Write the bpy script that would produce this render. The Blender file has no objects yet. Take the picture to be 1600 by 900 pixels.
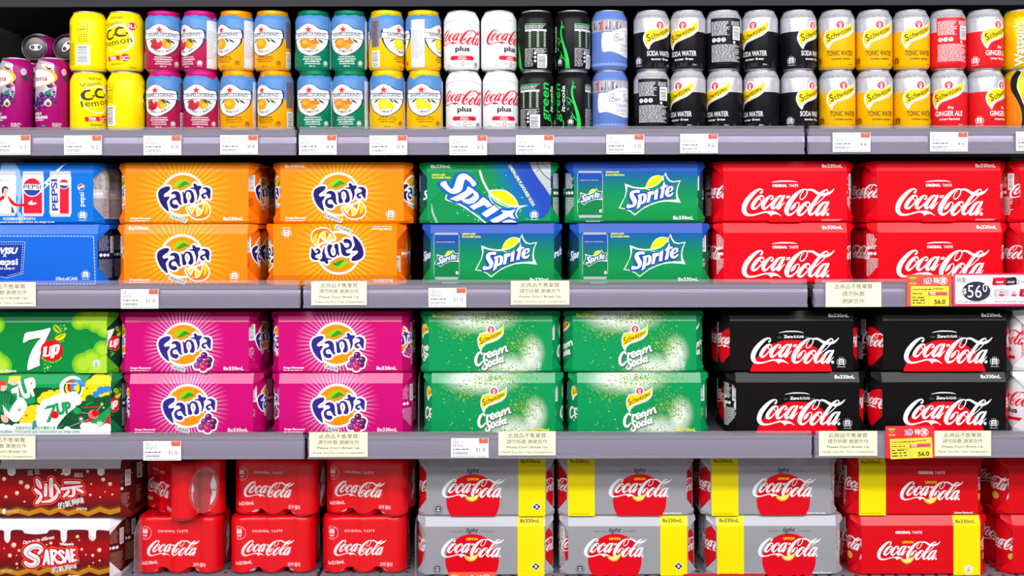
import bpy, bmesh, math, random
from math import pi, sin, cos, radians, asin, atan2, hypot
from mathutils import Vector
from mathutils.geometry import tessellate_polygon

random.seed(7)
SC = bpy.context.scene
COL = SC.collection
R = radians

# ------------------------------------------------------------------ camera, light, exposure
S0 = 0.00116            # metres per photo pixel on the plane of the product fronts (y = 0)
DIST = 2.0              # camera to product fronts
PCX, PCY = 800, 350     # optical axis in photo pixels
cam_d = bpy.data.cameras.new('camera')
cam_d.sensor_width = 36
cam_d.lens = 36 * (DIST / S0) / 1600
cam_d.shift_y = -(450 - PCY) / 1600
cam_d.clip_start = .05
cam = bpy.data.objects.new('camera', cam_d)
COL.objects.link(cam)
cam.location = (0, -DIST, 0)
cam.rotation_euler = (R(90), R(0), 0)
cam.rotation_mode = 'XYZ'
cam.rotation_euler = (R(90), R(.12), 0)
SC.camera = cam

world = bpy.data.worlds.new('aisle_ambient')
SC.world = world
world.use_nodes = True
world.node_tree.nodes['Background'].inputs['Color'].default_value = (.93, .93, 1, 1)
world.node_tree.nodes['Background'].inputs['Strength'].default_value = .26


def area(name, loc, rot, sx, sy, power, color=(1, 1, 1)):
    l = bpy.data.lights.new(name, 'AREA')
    l.shape = 'RECTANGLE'
    l.size, l.size_y, l.energy, l.color = sx, sy, power, color
    o = bpy.data.objects.new(name, l)
    COL.objects.link(o)
    o.location, o.rotation_euler = loc, rot
    return o


# rows of fluorescent ceiling fittings along the aisle
area('ceiling_tube_light', (0, -2.4, 1.5), (R(57), 0, 0), 5.0, .28, 78)
area('ceiling_tube_light', (0, -3.6, 1.5), (R(67), 0, 0), 6.0, .30, 88)
area('ceiling_tube_light', (-2.6, -2.1, 1.75), (R(50), 0, R(-45)), 1.6, .3, 14)
area('ceiling_tube_light', (2.6, -2.1, 1.75), (R(50), 0, R(45)), 1.6, .3, 14)
VS = SC.view_settings
SC.display_settings.display_device = 'sRGB'
VS.view_transform = 'Standard'
VS.look = 'None'
VS.gamma = 1
VS.use_curve_mapping = False
VS.exposure = -.05


# ------------------------------------------------------------------ materials
def lin(c):
    return tuple(((v / 255) / 12.92 if v / 255 <= .04045 else ((v / 255 + .055) / 1.055) ** 2.4) for v in c[:3])


_M = {}


def M(rgb, rough=.42, metal=0., spec=.18):
    key = (tuple(rgb), rough, metal, spec)
    if key in _M:
        return _M[key]
    m = bpy.data.materials.new('print_%d_%d_%d' % tuple(rgb[:3]))
    m.use_nodes = True
    b = m.node_tree.nodes['Principled BSDF']
    b.inputs['Base Color'].default_value = (*lin(rgb), 1)
    b.inputs['Roughness'].default_value = rough
    b.inputs['Metallic'].default_value = metal
    b.inputs['Specular IOR Level'].default_value = spec
    _M[key] = m
    return m


class NT:
    """small helper for node trees"""
    def __init__(s, name, rough=.42, metal=0., spec=.18):
        s.m = bpy.data.materials.new(name)
        s.m.use_nodes = True
        s.n, s.l = s.m.node_tree.nodes, s.m.node_tree.links
        s.b = s.n['Principled BSDF']
        s.b.inputs['Roughness'].default_value = rough
        s.b.inputs['Metallic'].default_value = metal
        s.b.inputs['Specular IOR Level'].default_value = spec
        s.tc = s.n.new('ShaderNodeTexCoord')
        sep = s.n.new('ShaderNodeSeparateXYZ')
        s.l.new(s.tc.outputs['Object'], sep.inputs[0])
        s.x, s.y, s.z = sep.outputs

    def put(s, sock, v):
        if hasattr(v, 'links') or hasattr(v, 'is_output'):
            s.l.new(v, sock)
        else:
            sock.default_value = v

    def math(s, op, a, b=0., c=0., clamp=False):
        n = s.n.new('ShaderNodeMath')
        n.operation = op
        n.use_clamp = clamp
        for i, v in enumerate((a, b, c)):
            s.put(n.inputs[i], v)
        return n.outputs[0]

    def ramp(s, f, stops, interp='LINEAR'):
        n = s.n.new('ShaderNodeValToRGB')
        n.color_ramp.interpolation = interp
        e = n.color_ramp.elements
        while len(e) < len(stops):
            e.new(.5)
        for k, (p, c) in zip(e, stops):
            k.position = p
            k.color = (*lin(c), 1)
        s.l.new(f, n.inputs[0])
        return n.outputs[0]

    def mix(s, f, a, b):
        n = s.n.new('ShaderNodeMix')
        n.data_type = 'RGBA'
        s.put(n.inputs['Factor'], f)
        s.put(n.inputs[6], a if hasattr(a, 'is_output') else (*lin(a), 1))
        s.put(n.inputs[7], b if hasattr(b, 'is_output') else (*lin(b), 1))
        return n.outputs[2]

    def smooth(s, v, a, b, o0=0., o1=1.):
        n = s.n.new('ShaderNodeMapRange')
        n.interpolation_type = 'SMOOTHSTEP'
        s.put(n.inputs[0], v)
        n.inputs[1].default_value, n.inputs[2].default_value = a, b
        n.inputs[3].default_value, n.inputs[4].default_value = o0, o1
        return n.outputs[0]

    def blob(s, cx, cz, rx, rz, soft=.5):
        """1 inside an ellipse on the front (metres), fading over its rim"""
        dx = s.math('DIVIDE', s.math('SUBTRACT', s.x, cx), rx)
        dz = s.math('DIVIDE', s.math('SUBTRACT', s.z, cz), rz)
        d = s.math('SQRT', s.math('ADD', s.math('MULTIPLY', dx, dx), s.math('MULTIPLY', dz, dz)))
        return s.smooth(d, 1 - soft, 1 + soft * .3, 1., 0.)

    def noise(s, scale, detail=3):
        n = s.n.new('ShaderNodeTexNoise')
        n.inputs['Scale'].default_value = scale
        n.inputs['Detail'].default_value = detail
        s.l.new(s.tc.outputs['Object'], n.inputs['Vector'])
        return n.outputs[0]

    def bump(s, h, strength=.2, dist=.001):
        n = s.n.new('ShaderNodeBump')
        n.inputs['Strength'].default_value = strength
        n.inputs['Distance'].default_value = dist
        s.l.new(h, n.inputs['Height'])
        s.l.new(n.outputs[0], s.b.inputs['Normal'])

    def done(s, col):
        s.put(s.b.inputs['Base Color'], col if hasattr(col, 'is_output') else (*lin(col), 1))
        return s.m


def rays_mat(name, base, ray, cx, cz, n, r1, r2):
    t = NT(name)
    dx, dz = t.math('SUBTRACT', t.x, cx), t.math('SUBTRACT', t.z, cz)
    a = t.math('MULTIPLY', t.math('ARCTAN2', dz, dx), n)
    f = t.smooth(t.math('SINE', a), -.25, .55)
    d = t.math('SQRT', t.math('ADD', t.math('MULTIPLY', dx, dx), t.math('MULTIPLY', dz, dz)))
    f = t.math('MULTIPLY', f, t.smooth(d, r1, r2, 1., 0.))
    return t.done(t.mix(f, base, ray))


def gradz_mat(name, h, stops, **k):
    t = NT(name, **k)
    return t.done(t.ramp(t.math('DIVIDE', t.z, h), stops))


WHITE = M((246, 246, 248))
OFFW = M((228, 228, 232))
BLACK = M((18, 16, 19))
DGREY = M((70, 68, 74))
GREY = M((150, 150, 156))
YEL = M((255, 232, 0))
RED = M((236, 0, 20))
DRED = M((190, 0, 18))
ALU = M((205, 205, 210), .28, .9)
ALUD = M((84, 78, 80), .34, .85)


def clear_mat(name, haze=.10, gloss=.10, tint=(235, 232, 245)):
    m = bpy.data.materials.new(name)
    m.use_nodes = True
    n, l = m.node_tree.nodes, m.node_tree.links
    n.clear()
    out = n.new('ShaderNodeOutputMaterial')
    tr = n.new('ShaderNodeBsdfTransparent')
    tr.inputs[0].default_value = (*lin((252, 251, 254)), 1)
    df = n.new('ShaderNodeBsdfDiffuse')
    df.inputs[0].default_value = (*lin(tint), 1)
    gl = n.new('ShaderNodeBsdfGlossy')
    gl.inputs['Roughness'].default_value = .12
    m1, m2 = n.new('ShaderNodeMixShader'), n.new('ShaderNodeMixShader')
    m1.inputs[0].default_value = haze
    m2.inputs[0].default_value = gloss
    l.new(tr.outputs[0], m1.inputs[1])
    l.new(df.outputs[0], m1.inputs[2])
    l.new(m1.outputs[0], m2.inputs[1])
    l.new(gl.outputs[0], m2.inputs[2])
    l.new(m2.outputs[0], out.inputs[0])
    return m


CLEAR = clear_mat('clear_plastic', .10, .06)
FILM = clear_mat('shrink_film', .045, .12)


# ------------------------------------------------------------------ meshes and scene objects
class MB:
    def __init__(s):
        s.v, s.f, s.mi, s.sm, s.mats = [], [], [], [], []

    def slot(s, m):
        if m not in s.mats:
            s.mats.append(m)
        return s.mats.index(m)

    def add(s, v, f, m, smooth=False):
        o, k = len(s.v), s.slot(m)
        s.v.extend(tuple(p) for p in v)
        for q in f:
            s.f.append(tuple(i + o for i in q))
            s.mi.append(k)
            s.sm.append(smooth)

    def box(s, x0, x1, y0, y1, z0, z1, m):
        v = [(x, y, z) for x in (x0, x1) for y in (y0, y1) for z in (z0, z1)]
        s.add(v, [(0, 1, 3, 2), (4, 6, 7, 5), (0, 4, 5, 1), (2, 3, 7, 6), (0, 2, 6, 4), (1, 5, 7, 3)], m)

    def prism_x(s, prof, x0, x1, m):
        """closed (y, z) outline swept along x with both ends capped"""
        n = len(prof)
        v = [(x0, *p) for p in prof] + [(x1, *p) for p in prof]
        f = [(i, (i + 1) % n, n + (i + 1) % n, n + i) for i in range(n)]
        f += [tuple(range(n))[::-1], tuple(range(n, 2 * n))]
        s.add(v, f, m)

    def lathe(s, prof, segs, mats, smooth=True, cap0=True, cap1=True):
        """prof: (r, z); mats: one material or one per ring gap"""
        n = len(prof)
        v = [(r * cos(2 * pi * k / segs), r * sin(2 * pi * k / segs), z) for r, z in prof for k in range(segs)]
        for i in range(n - 1):
            m = mats[i] if isinstance(mats, (list, tuple)) else mats
            ring = [(i * segs + k, i * segs + (k + 1) % segs, (i + 1) * segs + (k + 1) % segs, (i + 1) * segs + k) for k in range(segs)]
            o = len(s.v)
            if i == 0:
                base = o
                s.v.extend(v)
            kk = s.slot(m)
            for q in ring:
                s.f.append(tuple(j + base for j in q))
                s.mi.append(kk)
                s.sm.append(smooth)
        m0 = mats[0] if isinstance(mats, (list, tuple)) else mats
        m1 = mats[-1] if isinstance(mats, (list, tuple)) else mats
        if cap0:
            s.f.append(tuple(base + k for k in range(segs))[::-1]); s.mi.append(s.slot(m0)); s.sm.append(False)
        if cap1:
            s.f.append(tuple(base + (n - 1) * segs + k for k in range(segs))); s.mi.append(s.slot(m1)); s.sm.append(False)

    def mesh(s, name):
        me = bpy.data.meshes.new(name)
        me.from_pydata(s.v, [], s.f)
        for m in s.mats:
            me.materials.append(m)
        me.polygons.foreach_set('material_index', s.mi)
        me.polygons.foreach_set('use_smooth', s.sm)
        me.update()
        return me


def obj(name, me, parent=None, loc=None):
    o = bpy.data.objects.new(name, me)
    COL.objects.link(o)
    if parent:
        o.parent = parent
    if loc:
        o.location = loc
    return o


def tag(o, label, cat, group=None):
    o['label'], o['category'] = label, cat
    if group:
        o['group'] = group
    return o


def struct(name, me, label=None):
    o = obj(name, me)
    o['kind'] = 'structure'
    if label:
        o['label'] = label
    return o


def WX(px, y=0.):
    return (px - PCX) * S0 * (1 + y / DIST)


def WZ(py, y=0.):
    return (PCY - py) * S0 * (1 + y / DIST)


# ------------------------------------------------------------------ flat print artwork
def catmull(p, closed, n):
    out, N = [], len(p)
    rng = range(N if closed else N - 1)
    for i in rng:
        g = (lambda j: p[j % N]) if closed else (lambda j: p[min(max(j, 0), N - 1)])
        a, b, c, d = g(i - 1), g(i), g(i + 1), g(i + 2)
        for k in range(n):
            t = k / n
            out.append(tuple(.5 * (2 * b[q] + (c[q] - a[q]) * t + (2 * a[q] - 5 * b[q] + 4 * c[q] - d[q]) * t * t
                                   + (3 * b[q] - a[q] - 3 * c[q] + d[q]) * t ** 3) for q in range(len(b))))
    if not closed:
        out.append(p[-1])
    return out


_font = {}


def glyphs(s, bold, shear, sp):
    key = (s, bold, shear, sp)
    if key not in _font:
        cu = bpy.data.curves.new('type', 'FONT')
        cu.body, cu.offset, cu.shear, cu.space_character, cu.resolution_u = s, bold, shear, sp, 3
        o = bpy.data.objects.new('type', cu)
        COL.objects.link(o)
        dg = bpy.context.evaluated_depsgraph_get()
        dg.update()
        me = bpy.data.meshes.new_from_object(o.evaluated_get(dg))
        v = [(p.co.x, p.co.y) for p in me.vertices]
        f = [tuple(q.vertices) for q in me.polygons]
        bpy.data.objects.remove(o)
        bpy.data.curves.remove(cu)
        bpy.data.meshes.remove(me)
        _font[key] = (v, f)
    return _font[key]


CAPH = max(p[1] for p in glyphs('H', 0, 0, 1)[0])


class Art:
    def __init__(s):
        s.it = []                       # (verts (x, y, lift), faces, material)

    def raw(s, v, f, m):
        s.it.append((v, f, m))
        return s

    def poly(s, p, m, holes=()):
        rings = [[Vector((a[0], a[1], 0)) for a in p]] + [[Vector((a[0], a[1], 0)) for a in h] for h in holes]
        v = [(q.x, q.y, 0.) for r in rings for q in r]
        return s.raw(v, [tuple(t) for t in tessellate_polygon(rings)], m)

    def spl(s, p, m, n=5, holes=()):
        return s.poly(catmull(p, True, n), m, [catmull(h, True, n) for h in holes])

    def rect(s, x0, y0, x1, y1, m):
        return s.raw([(x0, y0, 0.), (x1, y0, 0.), (x1, y1, 0.), (x0, y1, 0.)], [(0, 1, 2, 3)], m)

    def ell(s, cx, cy, rx, ry, m, n=40, rot=0, a0=0, a1=2 * pi):
        c, q = cos(rot), sin(rot)
        p = []
        full = a1 - a0 > 6.28
        for k in range(n if full else n + 1):
            a = a0 + (a1 - a0) * k / n
            x, y = rx * cos(a), ry * sin(a)
            p.append((cx + x * c - y * q, cy + x * q + y * c))
        return s.poly(p, m)

    def dots(s, pts, m, n=6):
        v, f = [], []
        for x, y, r in pts:
            o = len(v)
            e = (len(f) % 60) * .0012
            v += [(x + r * cos(2 * pi * k / n), y + r * sin(2 * pi * k / n), e) for k in range(n)]
            f.append(tuple(range(o, o + n)))
        return s.raw(v, f, m)

    def quads(s, rs, m):
        v, f = [], []
        for x0, y0, x1, y1 in rs:
            o = len(v)
            v += [(x0, y0, 0.), (x1, y0, 0.), (x1, y1, 0.), (x0, y1, 0.)]
            f.append((o, o + 1, o + 2, o + 3))
        return s.raw(v, f, m)

    def stroke(s, p, m, grow=0., n=5, closed=False, smooth=True, caps=True):
        """brush stroke through (x, y, width) points"""
        p = [q if len(q) > 2 else (*q, 0.) for q in p]
        c = catmull(p, closed, n) if smooth else list(p)
        N = len(c)
        v, f = [], []
        for i, (x, y, w) in enumerate(c):
            a, b = (c[i - 1], c[(i + 1) % N]) if closed else (c[max(i - 1, 0)], c[min(i + 1, N - 1)])
            dx, dy = b[0] - a[0], b[1] - a[1]
            L = hypot(dx, dy) or 1
            h = max(w, 0) / 2 + grow
            e = i / N * .015
            v += [(x - dy / L * h, y + dx / L * h, e), (x + dy / L * h, y - dx / L * h, e)]
        for i in range(N if closed else N - 1):
            j = (i + 1) % N
            f.append((2 * i, 2 * i + 1, 2 * j + 1, 2 * j))
        if not closed and caps:
            for i, j in ((0, 1), (N - 1, N - 2)):
                x, y, w = c[i]
                h = max(w, 0) / 2 + grow
                a0 = atan2(y - c[j][1], x - c[j][0])
                o = len(v)
                v += [(x + h * cos(a0 + t * pi / 8), y + h * sin(a0 + t * pi / 8), .016) for t in range(-4, 5)]
                f.append(tuple(range(o, o + 9)))
        return s.raw(v, f, m)

    def edge(s, p, m, w, n=5, smooth=True):
        return s.stroke([(a[0], a[1], w) for a in p], m, 0, n, True, smooth)

    def text(s, t, x, y, h, m, w=None, al='c', bold=.0, shear=0., rot=0., sp=1.):
        if bold and any(ord(ch) > 0x2e80 for ch in t):       # thicken ideographs by overprinting
            d = bold * h * .5
            for dx, dy in ((-d, 0), (d, 0), (0, -d), (0, d)):
                s.text(t, x + dx, y + dy, h, m, w, al, 0., shear, rot, sp)
            return s
        v, f = glyphs(t, bold, shear, sp)
        if not v:
            return s
        x0, x1 = min(p[0] for p in v), max(p[0] for p in v)
        sy = h / CAPH
        sx = w / max(x1 - x0, 1e-6) if w else sy
        ox = {'c': -(x0 + x1) / 2, 'l': -x0, 'r': -x1}[al] * sx
        c, q = cos(R(rot)), sin(R(rot))
        vv = []
        for a, b in v:
            a, b = a * sx + ox, b * sy
            vv.append((x + a * c - b * q, y + a * q + b * c, 0.))
        return s.raw(vv, f, m)

    def halo(s, t, x, y, h, m, d, **k):
        for q in range(0, 360, 30):
            s.text(t, x + d * cos(R(q)), y + d * sin(R(q)), h, m, **k)
        return s

    def arc(s, t, cx, cy, r, a0, a1, h, m, bold=0., up=True):
        """letters along an arc between angles a0..a1 (degrees), left to right"""
        k = max(len(t) - 1, 1)
        for i, ch in enumerate(t):
            if ch == ' ':
                continue
            a = a0 + (a1 - a0) * i / k
            s.text(ch, cx + r * cos(R(a)), cy + r * sin(R(a)), h, m, bold=bold, rot=a - 90 if up else a + 90)
        return s

    def micro(s, x0, y0, x1, y1, lines, m, seed=1, fill=.5, ragged=.25):
        rn = random.Random(seed)
        rs = []
        lh = (y1 - y0) / lines
        for k in range(lines):
            yb = y1 - (k + 1) * lh + lh * (1 - fill) / 2
            x, xe = x0, x1 - rn.random() * ragged * (x1 - x0)
            while x < xe:
                w = lh * rn.uniform(.8, 3.6)
                rs.append((x, yb, min(x + w, xe), yb + lh * fill))
                x += w + lh * .6
        return s.quads(rs, m)

    def barcode(s, x0, y0, x1, y1, paper, ink, vertical=False, seed=3):
        rn = random.Random(seed)
        s.rect(x0, y0, x1, y1, paper)
        d = .1 * min(x1 - x0, y1 - y0)
        rs = []
        if vertical:                     # bars run up and down
            x = x0 + d
            while x < x1 - d:
                w = rn.uniform(.25, .8)
                rs.append((x, y0 + d * 1.8, min(x + w, x1 - d), y1 - d))
                x += w + rn.uniform(.3, .8)
        else:
            y = y0 + d
            while y < y1 - d:
                w = rn.uniform(.3, 1.)
                rs.append((x0 + d, y, x1 - d * 2, min(y + w, y1 - d)))
                y += w + rn.uniform(.4, 1.1)
        return s.quads(rs, ink)

    def recycle(s, cx, cy, h, m, ink):
        """small can symbol cupped by two arcs"""
        w = h * .34
        s.poly([(cx - w * .8, cy - h * .36), (cx + w * .8, cy - h * .36), (cx + w, cy - h * .24), (cx + w, cy + h * .2),
                (cx + w * .72, cy + h * .36), (cx - w * .72, cy + h * .36), (cx - w, cy + h * .2), (cx - w, cy - h * .24)], m)
        s.quads([(cx - w * .6, cy + h * .1, cx + w * .6, cy + h * .17), (cx - w * .35, cy - h * .05, cx + w * .35, cy + h * .01),
                 (cx - w * .6, cy - h * .24, cx + w * .6, cy - h * .14)], ink)
        for sg in (1, -1):
            s.stroke([(cx + sg * h * .53 * cos(a), cy + h * .53 * sin(a) - h * .02, h * .05) for a in (R(38), R(10), R(-25), R(-62))], m, n=3)
        s.quads([(cx - h * .5, cy - h * .66, cx + h * .5, cy - h * .61)], m)
        for k in range(-1, 2):
            s.ell(cx + k * h * .22, cy + h * (.53 if k == 0 else .47), h * .05, h * .05, m, 6)
        return s

    def add(s, o, fn=lambda x, y: (x, y)):
        for v, f, m in o.it:
            s.it.append(([(*fn(a, b), e) for a, b, e in v], f, m))
        return s

    def at(s, o, cx, cy, k, ky=None, rot=0.):
        ky = k if ky is None else ky
        c, q = cos(R(rot)), sin(R(rot))
        return s.add(o, lambda x, y: (cx + x * k * c - y * ky * q, cy + x * k * q + y * ky * c))

    def clip(s, x0, y0, x1, y1):
        """trim everything to a rectangle"""
        out = []
        for v, f, m in s.it:
            bm = bmesh.new()
            bv = [bm.verts.new(p) for p in v]
            for q in f:
                try:
                    bm.faces.new([bv[i] for i in q])
                except ValueError:
                    pass
            for co, no in (((x0, 0, 0), (-1, 0, 0)), ((x1, 0, 0), (1, 0, 0)), ((0, y0, 0), (0, -1, 0)), ((0, y1, 0), (0, 1, 0))):
                bmesh.ops.bisect_plane(bm, geom=bm.verts[:] + bm.edges[:] + bm.faces[:], dist=1e-6, plane_co=co, plane_no=no, clear_outer=True)
            bm.verts.index_update()
            if bm.faces:
                out.append(([tuple(p.co) for p in bm.verts], [tuple(p.index for p in q.verts) for q in bm.faces], m))
            bm.free()
        s.it = out
        return s

    def into(s, mb, fn, cx=(), cy=(), lift=.09, step=.0035, smooth=False):
        """bend the artwork on to a surface: fn(x, y, offset) in mm -> metres"""
        for k, (v, f, m) in enumerate(s.it):
            if not f:
                continue
            xs, ys = [p[0] for p in v], [p[1] for p in v]
            ax = [c for c in cx if min(xs) < c < max(xs)]
            ay = [c for c in cy if min(ys) < c < max(ys)]
            if ax or ay:
                bm = bmesh.new()
                bv = [bm.verts.new(p) for p in v]
                for q in f:
                    try:
                        bm.faces.new([bv[i] for i in q])
                    except ValueError:
                        pass
                for c, no in [(c, (1, 0, 0)) for c in ax] + [(c, (0, 1, 0)) for c in ay]:
                    bmesh.ops.bisect_plane(bm, geom=bm.verts[:] + bm.edges[:] + bm.faces[:], dist=1e-6,
                                           plane_co=(c if no[0] else 0, c if no[1] else 0, 0), plane_no=no)
                bm.verts.index_update()
                v = [tuple(p.co) for p in bm.verts]
                f = [tuple(p.index for p in q.verts) for q in bm.faces]
                bm.free()
            mb.add([fn(a, b, lift + k * step + e) for a, b, e in v], f, m, smooth)


def pix(ox, oy, z, cx, by, k=1.16):
    """traced photo crop (origin ox, oy, enlargement z) -> mm from a panel's centre line and base"""
    return lambda x, y: ((ox + x / z - cx) * k, (by - oy - y / z) * k)


def textd(a, t, x, y, h, m, **k):
    """lettering inside a y-down trace"""
    return a.add(Art().text(t, 0, 0, h, m, **k), lambda p, q: (x + p, y - q))


def put(dst, o, lx, ly, cx, cy, k, rot=0., ky=None):
    """place a y-down trace with its point (lx, ly) at (cx, cy)"""
    ky = k if ky is None else ky
    c, q = cos(R(rot)), sin(R(rot))

    def fn(x, y):
        a, b = (x - lx) * k, -(y - ly) * ky
        return cx + a * c - b * q, cy + a * q + b * c
    return dst.add(o, fn)


# ------------------------------------------------------------------ traced wordmarks (y grows downward)
O1 = [(405, 346, 26), (370, 358, 42), (318, 410, 56), (272, 478, 58), (262, 522, 52), (290, 543, 34), (335, 518, 24), (388, 462, 19), (425, 408, 17), (434, 370, 17), (420, 346, 20), (398, 346, 28)]
A1 = [(735, 352, 20), (690, 350, 30), (635, 392, 48), (588, 460, 54), (565, 512, 52), (578, 542, 38), (612, 526, 24), (660, 470, 18), (722, 388, 16)]
A2 = [(752, 345, 30), (718, 405, 48), (668, 490, 52), (650, 530, 46), (672, 540, 30), (708, 500, 18), (758, 448, 7)]


def coke_logo(m, grow=0., reg=True):
    a = Art()
    S = lambda p: a.stroke(p, m, grow)
    S([(392, 300, 30), (408, 286, 30), (418, 264, 18), (406, 246, 18), (378, 243, 26), (330, 264, 42), (275, 308, 58), (215, 372, 70), (165, 442, 76), (137, 512, 76), (134, 570, 72), (158, 615, 58), (205, 640, 38), (275, 640, 27), (345, 624, 24), (415, 604, 24), (475, 592, 24)])
    a.spl([(455, 602), (500, 583), (545, 577), (600, 584), (655, 610), (712, 660), (650, 632), (592, 630), (562, 645), (546, 660), (525, 632), (490, 610)], m)
    S(O1)
    S([(378, 372, 12), (382, 402, 12), (405, 420, 13), (442, 408, 12), (478, 375, 12)])
    S([(550, 398, 26), (572, 388, 26), (580, 362, 18), (560, 345, 18), (524, 356, 32), (474, 408, 50), (434, 470, 56), (424, 516, 52), (444, 544, 38), (484, 526, 26), (532, 482, 18), (572, 436, 14)])
    S(A1)
    S(A2)
    a.poly([(792, 344), (846, 342), (828, 383), (775, 384)], m)
    S([(1078, 246, 20), (1030, 256, 28), (980, 288, 44), (918, 344, 62), (850, 432, 76), (802, 520, 78), (788, 588, 70), (808, 630, 46), (852, 634, 32), (902, 604, 22), (950, 552, 18), (980, 495, 16), (984, 462, 14), (962, 447, 16), (928, 462, 16)])
    a.spl([(852, 570), (862, 520), (900, 470), (945, 445), (935, 480), (912, 530)], m)
    S([(1040, 254, 18), (1082, 246, 18), (1106, 262, 18), (1104, 305, 18), (1076, 360, 16), (1036, 397, 16), (1004, 397, 15), (995, 368, 14), (1014, 318, 12), (1052, 272, 9)])
    a.spl([(1095, 252), (1150, 235), (1205, 246), (1262, 277), (1308, 302), (1270, 330), (1222, 300), (1172, 270), (1120, 266)], m)
    S([(x + 712, y + 100, w) for x, y, w in O1])
    S([(1085, 470, 12), (1092, 502, 12), (1118, 520, 13), (1152, 506, 12), (1185, 478, 12)])
    S([(1402, 250, 18), (1345, 288, 40), (1278, 362, 50), (1216, 448, 54), (1162, 540, 56), (1140, 602, 52), (1156, 636, 36), (1195, 622, 24), (1250, 560, 16)])
    S([(1395, 250, 14), (1424, 262, 15), (1415, 305, 14), (1368, 364, 14), (1302, 430, 13), (1222, 495, 11)])
    a.spl([(1322, 346), (1352, 312), (1420, 294), (1470, 275), (1527, 233), (1508, 272), (1470, 312), (1425, 338), (1375, 348)], m)
    S([(x + 682, y + 100, w) for x, y, w in A1])
    S([(x + 682, y + 100, w) for x, y, w in A2])
    if reg:
        a.ell(1422, 632, 25, 25, m, 14)
    return a


def fanta_logo(fruit):
    navy = M((30, 22, 104)) if fruit == 'orange' else M((50, 38, 138))
    org, a = M((255, 148, 0)), Art()
    a.ell(492, 400, 366, 366, WHITE, 64)
    a.ell(492, 400, 326, 326, org, 60)
    a.spl([(330, 245), (400, 190), (460, 150), (520, 145), (570, 175), (600, 228), (560, 235), (520, 250), (470, 275), (400, 275)], M((140, 205, 20)))
    a.spl([(470, 276), (395, 277), (440, 232), (500, 182), (550, 185), (600, 228), (540, 242)], M((50, 150, 40)))
    F = [(245, 262), (275, 270), (278, 300), (255, 335), (205, 370), (172, 405), (190, 438), (225, 430), (262, 430), (266, 452), (240, 490), (226, 520), (235, 570), (252, 640), (250, 680), (215, 655), (160, 600), (110, 520), (82, 430), (80, 370), (105, 315), (160, 280), (205, 265)]
    A = [(290, 385), (320, 350), (370, 340), (415, 355), (445, 395), (455, 460), (460, 530), (480, 560), (450, 568), (425, 550), (405, 520), (385, 490), (350, 485), (320, 505), (318, 540), (345, 560), (390, 560), (412, 585), (405, 615), (370, 632), (320, 620), (285, 590), (270, 545), (275, 500), (305, 465), (360, 445), (372, 420), (350, 392), (315, 392)]
    N = [(480, 350), (498, 352), (512, 375), (530, 345), (570, 320), (620, 325), (655, 360), (675, 420), (682, 480), (670, 520), (640, 540), (605, 530), (598, 505), (615, 470), (625, 430), (612, 380), (585, 350), (555, 360), (540, 400), (545, 450), (565, 500), (560, 535), (530, 548), (502, 535), (495, 490), (490, 430), (482, 380)]
    T = [(665, 225), (690, 212), (715, 235), (735, 252), (780, 252), (798, 272), (785, 300), (760, 330), (765, 380), (755, 430), (725, 495), (718, 470), (725, 420), (710, 370), (690, 320), (650, 308), (610, 300), (607, 288), (660, 282), (672, 268), (662, 245)]
    B = [(805, 305), (840, 280), (890, 278), (930, 300), (950, 340), (945, 400), (940, 470), (915, 460), (895, 430), (870, 395), (845, 400), (830, 420), (845, 435), (872, 440), (865, 462), (830, 470), (795, 440), (792, 405), (815, 380), (860, 365), (880, 345), (870, 320), (835, 305)]
    for p in (F, A, N, T, B):
        a.edge(p, WHITE, 62, 4)
        a.spl(p, WHITE, 4)
    for p in (F, A, N, T, B):
        a.spl(p, navy, 4)
    a.ell(972, 438, 8, 8, navy, 8)
    w, t = ('ORANGE', 19) if fruit == 'orange' else ('GRAPE', 17)
    ww = 285 if fruit == 'orange' else 225
    a.add(Art().halo(w, 0, 0, 46, WHITE, 11, w=ww, bold=.03, rot=-t), lambda p, q: (398 + p, 812 - q))
    textd(a, w, 398, 812, 46, M((40, 36, 60)), w=ww, bold=.02, rot=-t)
    if fruit == 'orange':
        a.spl([(535, 605), (690, 560), (850, 508), (905, 540), (950, 620), (945, 720), (890, 785), (800, 818), (700, 818), (610, 765), (560, 700)], WHITE)
        a.spl([(850, 530), (900, 565), (930, 635), (922, 715), (870, 772), (790, 797), (700, 797), (640, 762), (590, 705), (556, 622), (575, 628), (620, 710), (690, 757), (755, 752), (805, 700), (835, 620)], M((250, 120, 0)))
        a.spl([(855, 535), (905, 575), (915, 640), (880, 710), (845, 720), (850, 640), (845, 560)], M((255, 205, 0)))
        for p, c in (([(588, 622), (684, 590), (625, 702)], (255, 225, 0)), ([(698, 604), (638, 728), (716, 762)], (255, 130, 0)),
                     ([(708, 598), (802, 688), (735, 760)], (255, 225, 0)), ([(726, 588), (822, 548), (806, 655)], (255, 130, 0))):
            a.poly(p, M(c))
    else:
        gr = [(815, 590, 58), (745, 665, 56), (895, 668, 60), (820, 722, 60), (880, 745, 55), (700, 755, 58), (800, 790, 62)]
        for x, y, r in gr:
            a.ell(x + 20, y - 8, r + 26, r + 26, WHITE, 28)
        for i, (x, y, r) in enumerate(gr):
            a.ell(x + 20, y - 8, r, r, M(((96, 20, 88), (130, 40, 120), (96, 20, 88), (150, 30, 110), (90, 20, 84), (150, 60, 140), (214, 20, 96))[i]), 24)
            a.ell(x + 2, y - 28, r * .4, r * .3, M((196, 110, 178) if i < 6 else (245, 110, 160)), 14)
    return a


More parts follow.
